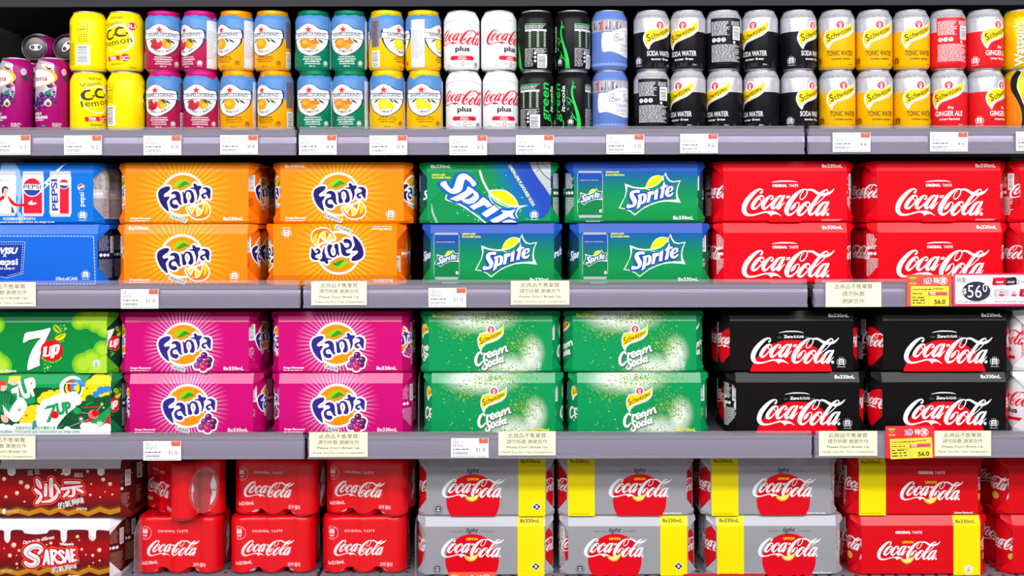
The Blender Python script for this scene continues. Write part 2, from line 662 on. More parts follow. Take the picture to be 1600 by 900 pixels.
SPR = dict(
    S=[(408, 338), (408, 385), (370, 382), (332, 386), (312, 402), (332, 442), (366, 500), (362, 560), (330, 608), (270, 630), (195, 634), (206, 570), (240, 578), (290, 580), (303, 556), (280, 508), (250, 450), (247, 400), (275, 358), (330, 338)],
    p=[(376, 424), (420, 405), (490, 390), (525, 415), (530, 480), (505, 545), (455, 572), (432, 568), (420, 615), (358, 657), (380, 560), (396, 470)],
    r=[(540, 375), (600, 358), (655, 358), (642, 412), (602, 420), (590, 470), (575, 540), (525, 550), (545, 460)],
    i=[(664, 340), (722, 330), (713, 410), (705, 490), (648, 502)],
    t=[(820, 192), (835, 255), (884, 258), (862, 288), (830, 297), (815, 380), (800, 465), (744, 477), (765, 380), (775, 322), (740, 318), (790, 260)],
    e=[(900, 280), (950, 275), (972, 305), (955, 350), (905, 375), (888, 400), (910, 412), (967, 375), (960, 412), (920, 447), (870, 452), (835, 415), (835, 360), (860, 310)])
SPR_H = dict(p=[(450, 422), (476, 438), (474, 500), (442, 552)], e=[(922, 298), (937, 310), (925, 342), (896, 365), (902, 328)])


def sprite_word(a, blue=(24, 62, 178)):
    b = M(blue)
    for k, p in SPR.items():
        a.edge(p, b, 46, 1, False)
        a.poly(p, b)
        a.add(Art().poly(p, b).edge(p, b, 34, 1, False), lambda x, y: (x - 12, y + 20))
    for k, p in SPR.items():
        if k in ('S', 'e'):
            a.spl(p, WHITE, 3, [SPR_H[k]] if k in SPR_H else ())
        else:
            a.poly(p, WHITE, [SPR_H[k]] if k in SPR_H else ())
    return a


def sprite_logo(inner):
    a = Art()
    out = [(165, 228), (300, 280), (420, 297), (505, 292), (650, 250), (790, 140), (845, 42), (866, 110), (908, 172), (970, 196), (1092, 176), (1055, 270), (1036, 360), (1046, 450), (1092, 550), (1000, 540), (860, 530), (720, 545), (590, 590), (470, 650), (330, 762), (250, 692), (150, 652), (62, 637), (110, 550), (160, 460), (182, 370), (178, 300)]
    inn = [(207, 277), (300, 308), (420, 322), (520, 320), (650, 280), (800, 160), (834, 78), (858, 140), (898, 194), (970, 214), (1072, 194), (1030, 290), (1012, 400), (1022, 498), (900, 500), (760, 515), (630, 555), (500, 612), (330, 737), (260, 677), (160, 640), (87, 626), (130, 545), (180, 440), (205, 340)]
    a.poly(out, M((232, 236, 236)))
    a.poly(inn, inner)
    a.spl([(505, 305), (540, 205), (600, 132), (680, 96), (750, 98), (806, 124), (808, 210), (760, 285), (690, 335), (600, 350), (530, 325)], WHITE)
    a.spl([(514, 288), (548, 212), (602, 145), (680, 109), (748, 109), (796, 126), (758, 180), (700, 235), (620, 275)], YEL)
    a.spl([(532, 312), (620, 297), (720, 244), (790, 172), (797, 205), (750, 278), (690, 323), (600, 336)], M((0, 146, 76)))
    return sprite_word(a)


def schweppes_badge(crest=True):
    """badge traced at 11.26x; centre of crest at (405, 130)"""
    a = Art()
    brn = M((58, 36, 22))
    a.ell(405, 130, 92, 92, WHITE, 30)
    a.spl([(652, 30), (655, 150), (642, 232), (562, 320), (420, 382), (300, 427), (242, 480), (210, 556), (165, 480), (140, 380), (150, 280), (190, 210), (270, 180), (340, 165), (480, 155), (560, 122), (622, 82)], WHITE)
    a.spl([(640, 66), (638, 170), (604, 232), (500, 300), (380, 350), (262, 402), (205, 452), (186, 486), (163, 410), (164, 312), (195, 240), (270, 204), (400, 208), (500, 172), (582, 138)], M((255, 216, 0)))
    a.ell(405, 130, 76, 76, WHITE, 30)
    a.ell(405, 130, 68, 68, M((222, 60, 72)), 30)
    a.ell(405, 118, 34, 34, M((240, 170, 175)), 20)
    a.poly([(380, 182), (405, 120), (430, 182)], WHITE)
    a.stroke([(x, y, 8) for x, y in ((250, 446), (330, 402), (450, 355), (560, 302), (600, 270))], GREY, n=3)
    a.stroke([(x, y, 6) for x, y in ((170, 270), (205, 222), (270, 192), (330, 182))], GREY, n=3)
    x, y, h = 200, 402, 118
    for i, ch in enumerate('Schweppes'):
        hh = h if i == 0 else (h * .82 - i * 3.2) * (1 if ch != 'h' else 1.05)
        w = (64, 46, 56, 70, 48, 50, 48, 44, 38)[i] * (1 - i * .012)
        textd(a, ch, x + w / 2, y - (0 if i else 0), hh, brn, w=w, bold=.012, shear=.22, rot=23)
        x += w * .93
        y -= w * .46
    return a


def cream_word(a, m, g=0.):
    S = lambda p: a.stroke(p, m, g)
    S([(172, 520, 22), (168, 498, 28), (142, 492, 32), (108, 525, 42), (82, 590, 46), (85, 660, 44), (118, 692, 40), (158, 664, 28), (186, 628, 14)])
    S([(212, 512, 34), (206, 595, 36)])
    S([(212, 548, 22), (236, 512, 26), (262, 508, 28)])
    S([(272, 542, 18), (312, 522, 20), (316, 492, 22), (288, 486, 28), (268, 535, 36), (290, 568, 28), (335, 545, 18)])
    S([(398, 482, 22), (366, 472, 28), (342, 512, 34), (356, 542, 28), (390, 505, 20)])
    S([(406, 468, 32), (402, 522, 32), (428, 518, 16)])
    S([(446, 438, 28), (444, 508, 32)])
    S([(452, 470, 18), (480, 430, 24), (496, 440, 28), (492, 492, 30)])
    S([(500, 450, 18), (528, 402, 24), (548, 408, 28), (556, 455, 30), (568, 474, 24), (588, 462, 12)])
    S([(262, 622, 22), (248, 604, 24), (216, 618, 30), (216, 650, 34), (246, 688, 36), (246, 738, 32), (210, 756, 28), (186, 736, 22), (200, 708, 16)])
    S([(310, 622, 24), (284, 642, 30), (280, 690, 30), (304, 706, 28), (326, 668, 28), (318, 630, 24)])
    S([(394, 618, 22), (368, 614, 28), (350, 650, 32), (366, 680, 26), (396, 648, 20)])
    S([(418, 550, 28), (408, 660, 30), (426, 656, 12)])
    S([(490, 588, 22), (462, 584, 28), (444, 622, 32), (460, 648, 26), (488, 615, 20)])
    S([(500, 572, 30), (498, 634, 30), (528, 626, 12)])
    return a


def seven_logo():
    a = Art()
    seven = [(520, 105), (532, 140), (480, 250), (420, 370), (375, 480), (350, 600), (345, 680), (355, 730), (260, 770), (160, 812), (142, 790), (150, 700), (175, 590), (230, 460), (300, 350), (370, 272), (270, 285), (170, 310), (100, 352), (70, 352), (85, 270), (100, 210), (140, 180), (260, 165), (400, 140)]
    a.add(Art().poly(seven, M((60, 70, 50))), lambda x, y: (x + 10, y + 8))
    a.poly(seven, WHITE)
    a.ell(548, 483, 184, 172, RED, 44)
    up = Art()
    up.poly([(415, 425), (472, 412), (455, 545), (470, 560), (498, 548), (515, 410), (545, 403), (524, 572), (440, 590), (400, 575), (402, 540)], WHITE)
    up.poly([(555, 398), (650, 375), (682, 395), (680, 450), (658, 520), (630, 550), (592, 555), (582, 605), (528, 615)], WHITE, [[(610, 425), (632, 420), (622, 500), (598, 510)]])
    a.add(up)
    for p, c in (([(605, 52), (680, 100), (718, 175), (660, 198), (590, 160), (570, 90)], (160, 205, 40)), ([(770, 198), (778, 240), (730, 300), (660, 320), (615, 300), (605, 265), (680, 225)], (255, 222, 0))):
        a.spl(p, M(c))
    a.stroke([(590, 80, 16), (640, 130, 26), (700, 178, 14)], M((70, 130, 20)), n=3)
    a.stroke([(618, 278, 8), (690, 252, 16), (765, 212, 8)], M((150, 120, 0)), n=3)
    a.dots([(700, 72, 11), (752, 72, 14), (720, 118, 10), (776, 124, 24), (750, 160, 11), (630, 215, 10), (695, 342, 11), (738, 330, 11), (434, 706, 13), (486, 722, 9), (528, 746, 13), (432, 782, 14), (480, 806, 10), (434, 830, 11), (480, 765, 22)], M((150, 225, 110)), 10)
    a.dots([(776, 124, 15), (480, 765, 14)], M((10, 110, 50)), 10)
    sub = Art().arc('natural flavor & blend', 548, -483, 206, 215, 322, 22, YEL, .03, up=False)
    a.add(sub, lambda x, y: (x, -y))
    return a


def star(cx, cy, r, k=.4, n=5, a0=90):
    return [(cx + (r if i % 2 == 0 else r * k) * cos(R(a0 + 180 / n * i)), cy + (r if i % 2 == 0 else r * k) * sin(R(a0 + 180 / n * i))) for i in range(2 * n)]


def cloud(a, pts, m, n=22):
    """pts: (x, y, r) bumps merged by overlapping discs"""
    for x, y, r in pts:
        a.ell(x, y, r, r, m, n)
    return a


def pepsi_globe(a, cx, cy, r, word=False):
    a.ell(cx, cy, r * 1.12, r * 1.12, WHITE, 36)
    k, d = [], r
    top = [(cx + r * cos(t), cy + r * sin(t)) for t in [R(v) for v in range(12, 169, 6)]]
    a.poly(top + [(cx - r * .5, cy + r * .38), (cx, cy + r * .3), (cx + r * .5, cy + r * .34)], M((226, 20, 52)))
    bot = [(cx + r * cos(t), cy + r * sin(t)) for t in [R(v) for v in range(192, 349, 6)]]
    a.poly(bot + [(cx + r * .5, cy - r * .38), (cx, cy - r * .3), (cx - r * .5, cy - r * .26)], M((30, 66, 160)))
    return a


# ------------------------------------------------------------------ cartons of eight cans
W2, PH, ZC, YT, ENDX = 112., 111., 93., 7., 128.       # half front width, height, fold height, fold depth, half length over the cans
PD = 132.
CH_A = atan2(YT, PH - ZC)


def front_map(x, v, o):
    if v <= ZC:
        return (x * .001, -o * .001, v * .001)
    t = (v - ZC) / (PH - ZC)
    return (x * .001, (t * YT - o * cos(CH_A)) * .001, (v + o * sin(CH_A)) * .001)


_G = {}


def glossy(m):
    """copy of the board with gloss raised so the folded tops catch a sheen"""
    if m.name not in _G:
        c = m.copy()
        b = c.node_tree.nodes['Principled BSDF']
        b.inputs['Roughness'].default_value = .3
        b.inputs['Specular IOR Level'].default_value = .55 if sum(b.inputs['Base Color'].default_value[:3]) > .1 else .22
        _G[m.name] = c
    return _G[m.name]


def carton_mesh(name, base, art, top=None, flap=None):
    """paperboard sleeve with folded top edges and gusseted, open ends; the print is part of it"""
    mb = MB()
    top, flap = glossy(top or base), flap or base
    k = .001
    P = lambda *p: tuple(q * k for q in p)
    for side in (0, 1):                                   # front and back walls with their folded upper edges
        Y = (lambda y: y) if not side else (lambda y: PD - y)
        z = [(0, 4.), (0, 32.), (0, 82.), (0, ZC)]
        v, f = [], []
        for y, zz in z:
            v += [P(-W2, Y(y), zz), P(W2, Y(y), zz)]
        f = [(2 * i, 2 * i + 1, 2 * i + 3, 2 * i + 2) for i in range(3)]
        mb.add(v, f, base)
        mb.add([P(-W2, Y(0), ZC), P(W2, Y(0), ZC), P(W2, Y(YT), PH), P(-W2, Y(YT), PH)], [(0, 1, 2, 3)], top)
        mb.add([P(-W2, Y(0), 4), P(W2, Y(0), 4), P(W2, Y(5), 0), P(-W2, Y(5), 0)], [(0, 1, 2, 3)], base)
        for s in (-1, 1):                                 # gussets folding round the end cans
            A, B, C = P(s * W2, Y(0), 82), P(s * W2, Y(0), ZC), P(s * W2, Y(YT), PH)
            D, E = P(s * ENDX, Y(15), 102), P(s * (ENDX - 1), Y(18), PH - 1.5)
            mb.add([A, B, D], [(0, 1, 2)], flap)
            mb.add([B, C, E, D], [(0, 1, 2, 3)], flap)
            A, B, C = P(s * W2, Y(0), 32), P(s * W2, Y(0), 4), P(s * W2, Y(5), 0)
            D, E = P(s * ENDX, Y(15), 9), P(s * (ENDX - 1), Y(19), 0)
            mb.add([A, B, D], [(0, 1, 2)], flap)
            mb.add([B, C, E, D], [(0, 1, 2, 3)], flap)
    mb.add([P(-W2, YT, PH), P(W2, YT, PH), P(W2, PD - YT, PH), P(-W2, PD - YT, PH)], [(0, 1, 2, 3)], top)
    mb.add([P(-W2, 5, 0), P(W2, 5, 0), P(W2, PD - 5, 0), P(-W2, PD - 5, 0)], [(0, 1, 2, 3)], base)
    for s in (-1, 1):
        e, y0, y1 = s * (ENDX - 1), 18., PD - 18.
        mb.add([P(s * W2, YT, PH), P(s * W2, PD - YT, PH), P(e, y1, PH - 1.5), P(e, y0, PH - 1.5)], [(0, 1, 2, 3)], top)
        mb.add([P(e, y0, PH - 1.5), P(e, y1, PH - 1.5), P(s * ENDX, PD - 15, 102), P(s * ENDX, 15, 102)], [(0, 1, 2, 3)], flap)
        mb.add([P(s * W2, 5, 0), P(s * W2, PD - 5, 0), P(e, PD - 19, 0), P(e, 19, 0)], [(0, 1, 2, 3)], base)
        mb.add([P(e, 19, 0), P(e, PD - 19, 0), P(s * ENDX, PD - 15, 9), P(s * ENDX, 15, 9)], [(0, 1, 2, 3)], flap)
    art.into(mb, front_map, cy=(ZC,))
    return mb.mesh(name)


def logo_mesh(name, art, lift=.9):
    mb = MB()
    art.clip(-W2, 1, W2, PH)
    art.into(mb, front_map, cy=(ZC,), lift=lift)
    return mb.mesh(name)


# ------------------------------------------------------------------ cans
CR, CHT = 33.0, 109.5
C_PROF = [(22, 2.), (24, .2), (26, 0.), (29.5, 2.2), (32.2, 6.5), (33, 10), (33, 50), (33, 92), (31.8, 97), (28.6, 103.5), (26.9, 106), (26.6, 107), (27.3, 107.8), (27.3, 109.2), (26.6, 109.5)]


def prof_r(prof, z):
    for (r0, a), (r1, b) in zip(prof[2:], prof[3:]):
        if a <= z <= b and b > a:
            return r0 + (r1 - r0) * (z - a) / (b - a)
    return prof[-1][0]


def can_prof(h, rad):
    k = rad / 33.
    return [(r * k, z if z < 40 else (z - 109.5 + h if z > 60 else h / 2)) for r, z in C_PROF]


def can_mesh(name, bands, art, h=CHT, rad=CR, segs=48, rim=ALU):
    """bands: [(z_top, material)] printed on the wall from the bottom up"""
    prof = can_prof(h, rad)
    zs = sorted({z for z, _ in bands if prof[5][1] < z < prof[-5][1]})
    full = []
    for (r0, a), (r1, b) in zip(prof, prof[1:]):
        full.append((r0, a))
        if b > a + .01:
            for z in zs:
                if a + .01 < z < b - .01:
                    full.append((r0 + (r1 - r0) * (z - a) / (b - a), z))
    full.append(prof[-1])
    mats = []
    for (r0, a), (r1, b) in zip(full, full[1:]):
        mid = (a + b) / 2
        if mid < 3.0 or mid > h - 3:
            mats.append(rim)
        else:
            mats.append(next((m for z, m in bands if mid < z), bands[-1][1]))
    mb = MB()
    k = .001
    mb.lathe([(r * k, z * k) for r, z in full], segs, mats, cap1=False)

    def fn(u, v, o):
        r = prof_r(prof, v) + o
        q = math.floor(u / st + 1e-7)
        t = u / st - q
        a, b = q * R(7.5) - pi / 2, (q + 1) * R(7.5) - pi / 2
        return (r * (cos(a) * (1 - t) + cos(b) * t) * k, r * (sin(a) * (1 - t) + sin(b) * t) * k, v * k)
    st = rad * R(7.5)
    if art:
        art.into(mb, fn, cx=[i * st for i in range(-48, 49)], cy=[z for r, z in prof[2:-4]], lift=.10, step=.004, smooth=True)
    return mb.mesh(name)


def lid_mesh(name, h=CHT, rad=CR, m=ALU):
    mb = MB()
    k = .001 * rad / 33
    H = h * .001
    p = [(26.6, 0), (25.6, 0), (24.6, -4.6), (23.6, -5.2), (22.8, -4.2), (21, -3.8), (0.01, -3.8)]
    mb.lathe([(r * k, H + z * .001) for r, z in p], 40, m, cap0=False, cap1=False)
    return mb.mesh(name)


def tab_mesh(name, h=CHT, rad=CR, m=ALU):
    mb = MB()
    s = rad / 33
    a = Art()
    o = [(7 * cos(R(t)), 4 + (12 if sin(R(t)) > 0 else 15) * sin(R(t))) for t in range(0, 360, 12)]
    i1 = [(4 * cos(R(t)), 10 + 3.6 * sin(R(t))) for t in range(0, 360, 20)]
    i2 = [(4.4 * cos(R(t)), -4 + 4.6 * sin(R(t))) for t in range(0, 360, 20)]
    for q, dz in ((o, 0), ):
        a.poly(q, m, [i1, i2])
    v, f, _ = a.it[0]
    zt, zb = (h - 1.2) * .001, (h - 3.4) * .001
    n = len(v)
    vv = [(x * s * .001, y * s * .001, zt) for x, y, e in v] + [(x * s * .001, y * s * .001, zb) for x, y, e in v]
    ff = [t for t in f] + [tuple(j + n for j in t[::-1]) for t in f]
    st = 0
    for ring in (o, i1, i2):
        L = len(ring)
        ff += [(st + j, st + (j + 1) % L, n + st + (j + 1) % L, n + st + j) for j in range(L)]
        st += L
    mb.add(vv, ff, m)
    return mb.mesh(name)


def arcx(u):                 # flat photo offset in mm -> length along the can wall
    return CR * asin(max(-.985, min(.985, u / CR)))


def cpix(ox, oy, z, cx, by):
    g = pix(ox, oy, z, cx, by)

    def fn(x, y):
        a, b = g(x, y)
        return arcx(a), b
    return fn


def wrap(a, o, du):
    """copy artwork o round the can by du mm"""
    return a.add(o, lambda x, y: (x + du, y))


HALF = pi * CR
CANS = {}          # design -> (body mesh, cap colour)


def back_panel(ink, paper, code, w=58, h0=12, h1=88, seed=5):
    """ingredients, round nutrition marks and a barcode"""
    a = Art()
    a.micro(-w / 2, 62, 6, h1, 13, ink, seed)
    a.micro(-w / 2, 14, w / 2, 46, 17, ink, seed + 1)
    a.micro(8, 80, w / 2, h1, 4, ink, seed + 2)
    a.barcode(11, 54, w / 2, 79, paper, code, False, seed)
    for x in (-24, -15, -6):
        a.ell(x, 54, 4, 4, paper, 18)
        a.quads([(x - 2, 55, x + 2, 56), (x - 1.5, 53, x + 1.5, 54)], code)
    a.ell(14, 49.5, 2.6, 2.6, paper, 10)
    return a


# --- yellow lemon can
cy_y, cy_d = M((255, 228, 0), .3), M((62, 66, 18))
a = Art()
g = Art()
g.ell(760, 435, 196, 196, WHITE, 40)
g.ell(752, 440, 178, 182, cy_y, 40)
g.poly([(800, 640), (860, 606), (940, 680), (820, 700)], cy_y)
g.stroke([(845, 250, 4), (920, 330, 24), (955, 440, 30), (930, 540, 22), (862, 606, 8)], WHITE)
g.stroke([(655, 315, 26), (610, 330, 30), (590, 380, 34), (605, 430, 34), (650, 440, 30), (690, 420, 24)], cy_d)
g.stroke([(830, 288, 26), (770, 290, 32), (735, 330, 34), (740, 380, 34), (790, 400, 32), (865, 392, 26)], cy_d)
g.dots([(705, 388, 17), (882, 362, 17)], M((140, 70, 0)), 12)
brn = M((86, 62, 14))
for ch, x, y, w, h in (('l', 590, 550, 14, 84), ('e', 642, 538, 54, 62), ('m', 730, 530, 100, 66), ('o', 838, 505, 76, 66), ('n', 922, 488, 60, 66)):
    textd(g, ch, x, y, h * (1.3 if ch != 'l' else 1), brn, w=w, bold=.01, rot=9)
textd(g, 'Vitamin', 690, 250, 56, M((150, 110, 60)), w=240, bold=.01, rot=12)
textd(g, 'SUNTORY.', 745, 160, 32, cy_d, w=200, bold=.02)
g.ell(945, 258, 54, 54, M((216, 30, 40)), 24)
textd(g, '1L1', 945, 282, 50, WHITE, bold=.05)
g.poly([(605, 690), (785, 675), (795, 740), (612, 755)], M((232, 0, 28)))
textd(g, 'Rich', 692, 722, 34, WHITE, bold=.05, rot=4)
textd(g, 'of vitamins', 697, 744, 16, WHITE, bold=.02, rot=4)
g.ell(860, 705, 58, 54, M((232, 20, 36)), 24)
g.stroke([(820, 690, 10), (840, 712, 12), (870, 684, 12), (905, 700, 10)], WHITE, n=3)
textd(g, 'lemon', 862, 740, 24, WHITE, bold=.03)
textd(g, 'Refresh!', 755, 810, 34, cy_d, w=185, shear=.3, rot=3)
textd(g, '350ml', 955, 850, 24, cy_d, w=80, shear=.2)
a.add(g, cpix(108, 10, 9, 196.5, 109))
b = Art()
for x0, y0, x1, y1 in ((-8.5, 70, 8.5, 70.6), (-8.5, 85, 8.5, 85.6), (-8.5, 70, -7.9, 85), (7.9, 70, 8.5, 85)):
    b.rect(x0, y0, x1, y1, cy_d)
b.text('C.C.', 0, 79, 3, cy_d, bold=.02).text('Lemon', 0, 74, 3, cy_d, bold=.02)
for x, y in ((-4.5, 56), (4.5, 56), (-4.5, 64), (4.5, 64)):
    b.edge([(x - 2.8, y - 2.6), (x + 2.8, y - 2.6), (x + 2.8, y + 2.6), (x - 2.8, y + 2.6)], cy_d, .9, 1, False)
b.barcode(-12, 11, 13, 47, WHITE, DGREY, False, 9)
b.micro(-34, 10, -15, 52, 18, M((150, 130, 0)), 4)
b.micro(-34, 55, -25, 86, 14, M((150, 130, 0)), 5)
wrap(a, b, HALF)
CANS['lemon'] = can_mesh('can_wall', [(200, cy_y)], a)

# --- Italian fruit sodas: sky blue above, flavour colour below, white shield
NAVY = M((40, 42, 72))


def italian(key, low, word, fruit, ink, lines):
    sky = M((84, 138, 200), .3)
    t = cpix(226, 105, 9, 258.5, 204)
    s = Art()
    sh = [(66, 312), (110, 306), (180, 262), (265, 235), (350, 262), (430, 306), (520, 320), (522, 440), (510, 520), (462, 600), (380, 660), (290, 686), (195, 662), (115, 602), (80, 520), (66, 440)]
    s.edge(sh, NAVY, 12, 3)
    s.spl(sh, WHITE, 3)
    for p in ([(110, 322), (180, 280), (265, 252), (350, 280), (420, 322)], ):
        s.stroke([(x, y, 4) for x, y in p], GREY, n=3)
    s.poly([(x + 265, 318 - y) for x, y in star(0, 0, 66, .42)], M((240, 150, 150)))
    s.poly([(x + 265, 316 - y) for x, y in star(0, 0, 46, .42)], M((224, 30, 40)))
    s.quads([(62, 358, 524, 366), (62, 436, 524, 444)], NAVY)
    s.quads([(62, 366, 524, 436)], WHITE)
    lf = M((40, 92, 48))
    for p in ([(118, 498), (150, 456), (190, 446), (170, 478)], [(476, 510), (440, 462), (390, 446), (420, 488)], [(180, 446), (230, 446), (205, 478)], [(370, 446), (340, 446), (385, 500), (400, 480)]):
        s.poly(p, lf)
    if fruit == 'pom':
        s.ell(360, 510, 66, 72, M((250, 150, 20)), 26)
        s.ell(380, 530, 36, 40, M((255, 180, 50)), 18)
        s.ell(228, 518, 80, 80, M((206, 50, 62)), 30)
        s.ell(232, 522, 62, 60, M((176, 22, 40)), 24)
        s.poly([(220, 446), (295, 448), (255, 500), (235, 490)], M((250, 200, 190)))
        s.dots([(190 + 22 * (i % 5), 500 + 20 * (i // 5), 7) for i in range(15)], M((226, 60, 70)), 7)
        s.poly([(340, 446), (400, 446), (415, 500), (385, 496)], lf)
    elif fruit == 'orange':
        s.ell(262, 512, 92, 82, M((250, 158, 10)), 32)
        s.ell(245, 500, 50, 40, M((255, 190, 40)), 22)
    elif fruit == 'clem':
        s.ell(225, 510, 84, 76, M((250, 140, 20)), 30)
        s.ell(210, 496, 44, 34, M((255, 176, 70)), 20)
        s.ell(352, 492, 62, 34, M((246, 120, 10)), 24, R(10))
        s.ell(330, 556, 56, 40, M((252, 150, 40)), 24, R(-35))
        s.stroke([(285, 590, 5), (330, 548, 5), (370, 530, 5)], M((255, 210, 150)), n=3)
    else:
        s.spl([(205, 446), (300, 446), (350, 480), (400, 520), (395, 590), (330, 575), (250, 596), (205, 570), (185, 500)], M((246, 212, 0)), 4)
        s.spl([(235, 460), (290, 470), (320, 520), (280, 560), (230, 530)], M((255, 236, 60)), 4)
    m = Art().add(s, t)
    m.text('SANPELLEGRINO', 1.2, 62.2, 5.6, NAVY, w=57, bold=.018)
    for q, (x, y) in enumerate(((-14, 40.5), (-9, 37.6), (-3, 36), (3, 36), (9, 37.6), (14, 40.5))):
        m.text('in', x, y - 1, 1.9, NAVY, w=4.6, shear=.3, rot=(-30, -20, -8, 8, 20, 30)[q])
    m.arc(word, 1, 60, 27.6, 270 - 2.75 * len(word), 270 + 2.75 * len(word), 3.2, NAVY, .02, up=False)
    for k, (tx, bo) in enumerate(lines):
        m.text(tx, 3, 23.4 - k * 4.1, 2.4, ink, w=(30, 34, 27, 29)[k], bold=bo)
    m.text('330 ml', 3, 6.6, 2.2, ink, w=11, bold=.02)
    m.recycle(29, 14, 9, ink, low)
    out = Art()
    out.add(m)
    wrap(out, m, HALF)
    st = Art().rect(-13, 5, 13, 92, OFFW)
    st.micro(-11, 22, 11, 74, 22, GREY, 6, .35, .5)
    wrap(out, st, CR * R(95))
    bc = Art().rect(-9, 42, 8, 91, M((150, 120, 130))).micro(-8, 44, 7, 90, 24, DGREY, 8, .7)
    bc.barcode(-8, 6, 9, 36, WHITE, DGREY, False, 11)
    wrap(out, bc, -CR * R(87))
    CANS[key] = can_mesh('can_wall', [(58, low), (200, sky)], out)


BRL = M((120, 60, 10))
italian('pom', M((178, 24, 78), .3), 'MELOGRANO E ARANCIA', 'pom', WHITE, [('SPARKLING BEVERAGE WITH ORANGE', .02), ('AND 10% FROM POMEGRANATE', .03), ('WITH 6% FROM CONCENTRATE', .02), ('WITH OTHER NATURAL FLAVOURS', .02)])
italian('aran', M((248, 168, 6), .3), 'ARANCIATA', 'orange', BRL, [('SPARKLING ORANGE', .03), ('BEVERAGE WITH 20%', .02), ('ORANGE JUICE', .02)])
italian('clem', M((0, 126, 92), .3), 'CLEMENTINA', 'clem', WHITE, [('SPARKLING BEVERAGE WITH', .02), ('MANDARIN AND 1% ORANGE', .03), ('AND CLEMENTINE', .03), ('WITH OTHER NATURAL FLAVOURS', .02)])
italian('limo', M((252, 192, 0), .3), 'LIMONATA', 'lemon', BRL, [('SPARKLING LEMON', .03), ('BEVERAGE WITH 16%', .02), ('LEMON JUICE', .02)])

# --- white plus can
a = Art()
red = M((222, 20, 44))
f = Art()
put(f, coke_logo(red, reg=False), 810, 445, 1, 60, 92 / 1430)
f.text('plus', 3, 34.5, 8.6, M((36, 30, 40)), w=27, bold=.035)
f.poly([(-21, 21.5), (-18, 18.2), (23, 18.2), (26, 21.5), (23, 26), (-18, 26)], red)
f.text('DIETARY', 2.5, 22.6, 2., WHITE, w=14, bold=.03).text('SUPPLEMENT', 2.5, 19.4, 2., WHITE, w=17, bold=.03)
f.text('ZERO', -8, 10.5, 1.8, DGREY, w=9).text('SUGAR', 13, 10.5, 1.8, DGREY, w=9)
f.edge([(3 + 2.6 * cos(R(q)), 11.3 + 4 * sin(R(q))) for q in range(0, 360, 30)], red, 1., 2)
f.text('330 mL', -25, 7.5, 2.2, DGREY, w=8)
f.recycle(31, 11, 9, DGREY, WHITE)
a.add(f)
a.stroke([(-46, 84, 1.), (-20, 89, 1.4), (0, 91, 1.4), (20, 89, 1.4), (46, 84, 1.)], M((196, 196, 202)), n=4)
b = Art().micro(-26, 12, 26, 84, 30, GREY, 12)
wrap(a, b, HALF)
CANS['plus'] = can_mesh('can_wall', [(200, M((240, 240, 243), .3))], a)

# --- black can with green script
a = Art()
gg, blk = M((28, 206, 82)), M((21, 18, 21), .34, 0, .14)
p1 = Art()
p1.rect(-21, 83, 21, 84.5, gg)
p1.micro(-21, 75, 21, 82, 4, OFFW, 3)
p1.rect(-21, 70.5, 21, 74, OFFW)
p1.quads([(-21, 41 + k * 3.3, 21, 41.5 + k * 3.3) for k in range(9)], M((40, 110, 50)))
p1.quads([(x, 42 + k * 3.3, x + 4, 43.4 + k * 3.3) for k in range(9) for x in (-13, 2, 15)], OFFW)
p1.rect(-21, 38, 21, 39, OFFW)
p1.micro(-21, 6, -4, 37, 13, M((190, 190, 190)), 14)
p1.micro(-2, 30, 21, 37, 4, OFFW, 15)
p1.barcode(3, 4, 22, 29, WHITE, DGREY, False, 21)
for y in (34, 27, 20):
    p1.ell(-1, y - 4, 2.4, 2.4, OFFW, 10)
tx = Art()
tx.text('green', 0, 52, 15.5, gg, w=70, bold=.012, shear=.18, rot=90)
tx.stroke([(4, 20, 1.5), (9, 14, 2), (6, 6, 1.6), (0, 4, 1)], gg, n=4)
tx.text('it-cola', 11.5, 58, 7.6, OFFW, w=48, bold=.02, shear=.15, rot=90)
tx.text('original taste', 17, 60, 3, M((60, 150, 80)), w=30, rot=90)
tx.quads([(15, 40, 20, 41), (15, 37, 20, 38.4)], gg)
tx.recycle(22, 16, 10, OFFW, gg)
vn = Art()
vn.poly(catmull([(-4, 3), (-3, 16), (-5, 30), (-8, 42), (-11, 54), (-14, 66), (-13, 76), (-9, 86), (-10.5, 74), (-9, 60), (-5, 48), (0, 34), (4, 18), (5.5, 3)], False, 3), gg)
vn.stroke([(-9, 48, 1.2), (-15, 56, 1.4), (-21, 60, 1), (-25, 58, .6)], gg).stroke([(-4, 18, 1.4), (-9, 25, 1.6), (-13, 33, 1)], gg)
vn.stroke([(-12, 72, 1), (-8, 80, 2.2), (-5, 76, 1)], gg).stroke([(-13, 76, 1), (-10, 84, 2), (-11, 90, 1)], gg).stroke([(-14, 52, 1), (-18, 50, 2), (-15, 46, 1)], gg).stroke([(-11, 28, 1), (-14, 24, 2), (-9, 22, 1)], gg)
wrap(a, p1, HALF)
wrap(a, p1, CR * R(13))
wrap(a, tx, CR * R(-112))
wrap(a, vn, CR * R(-48))
CANS['green'] = can_mesh('can_wall', [(200, blk)], a)

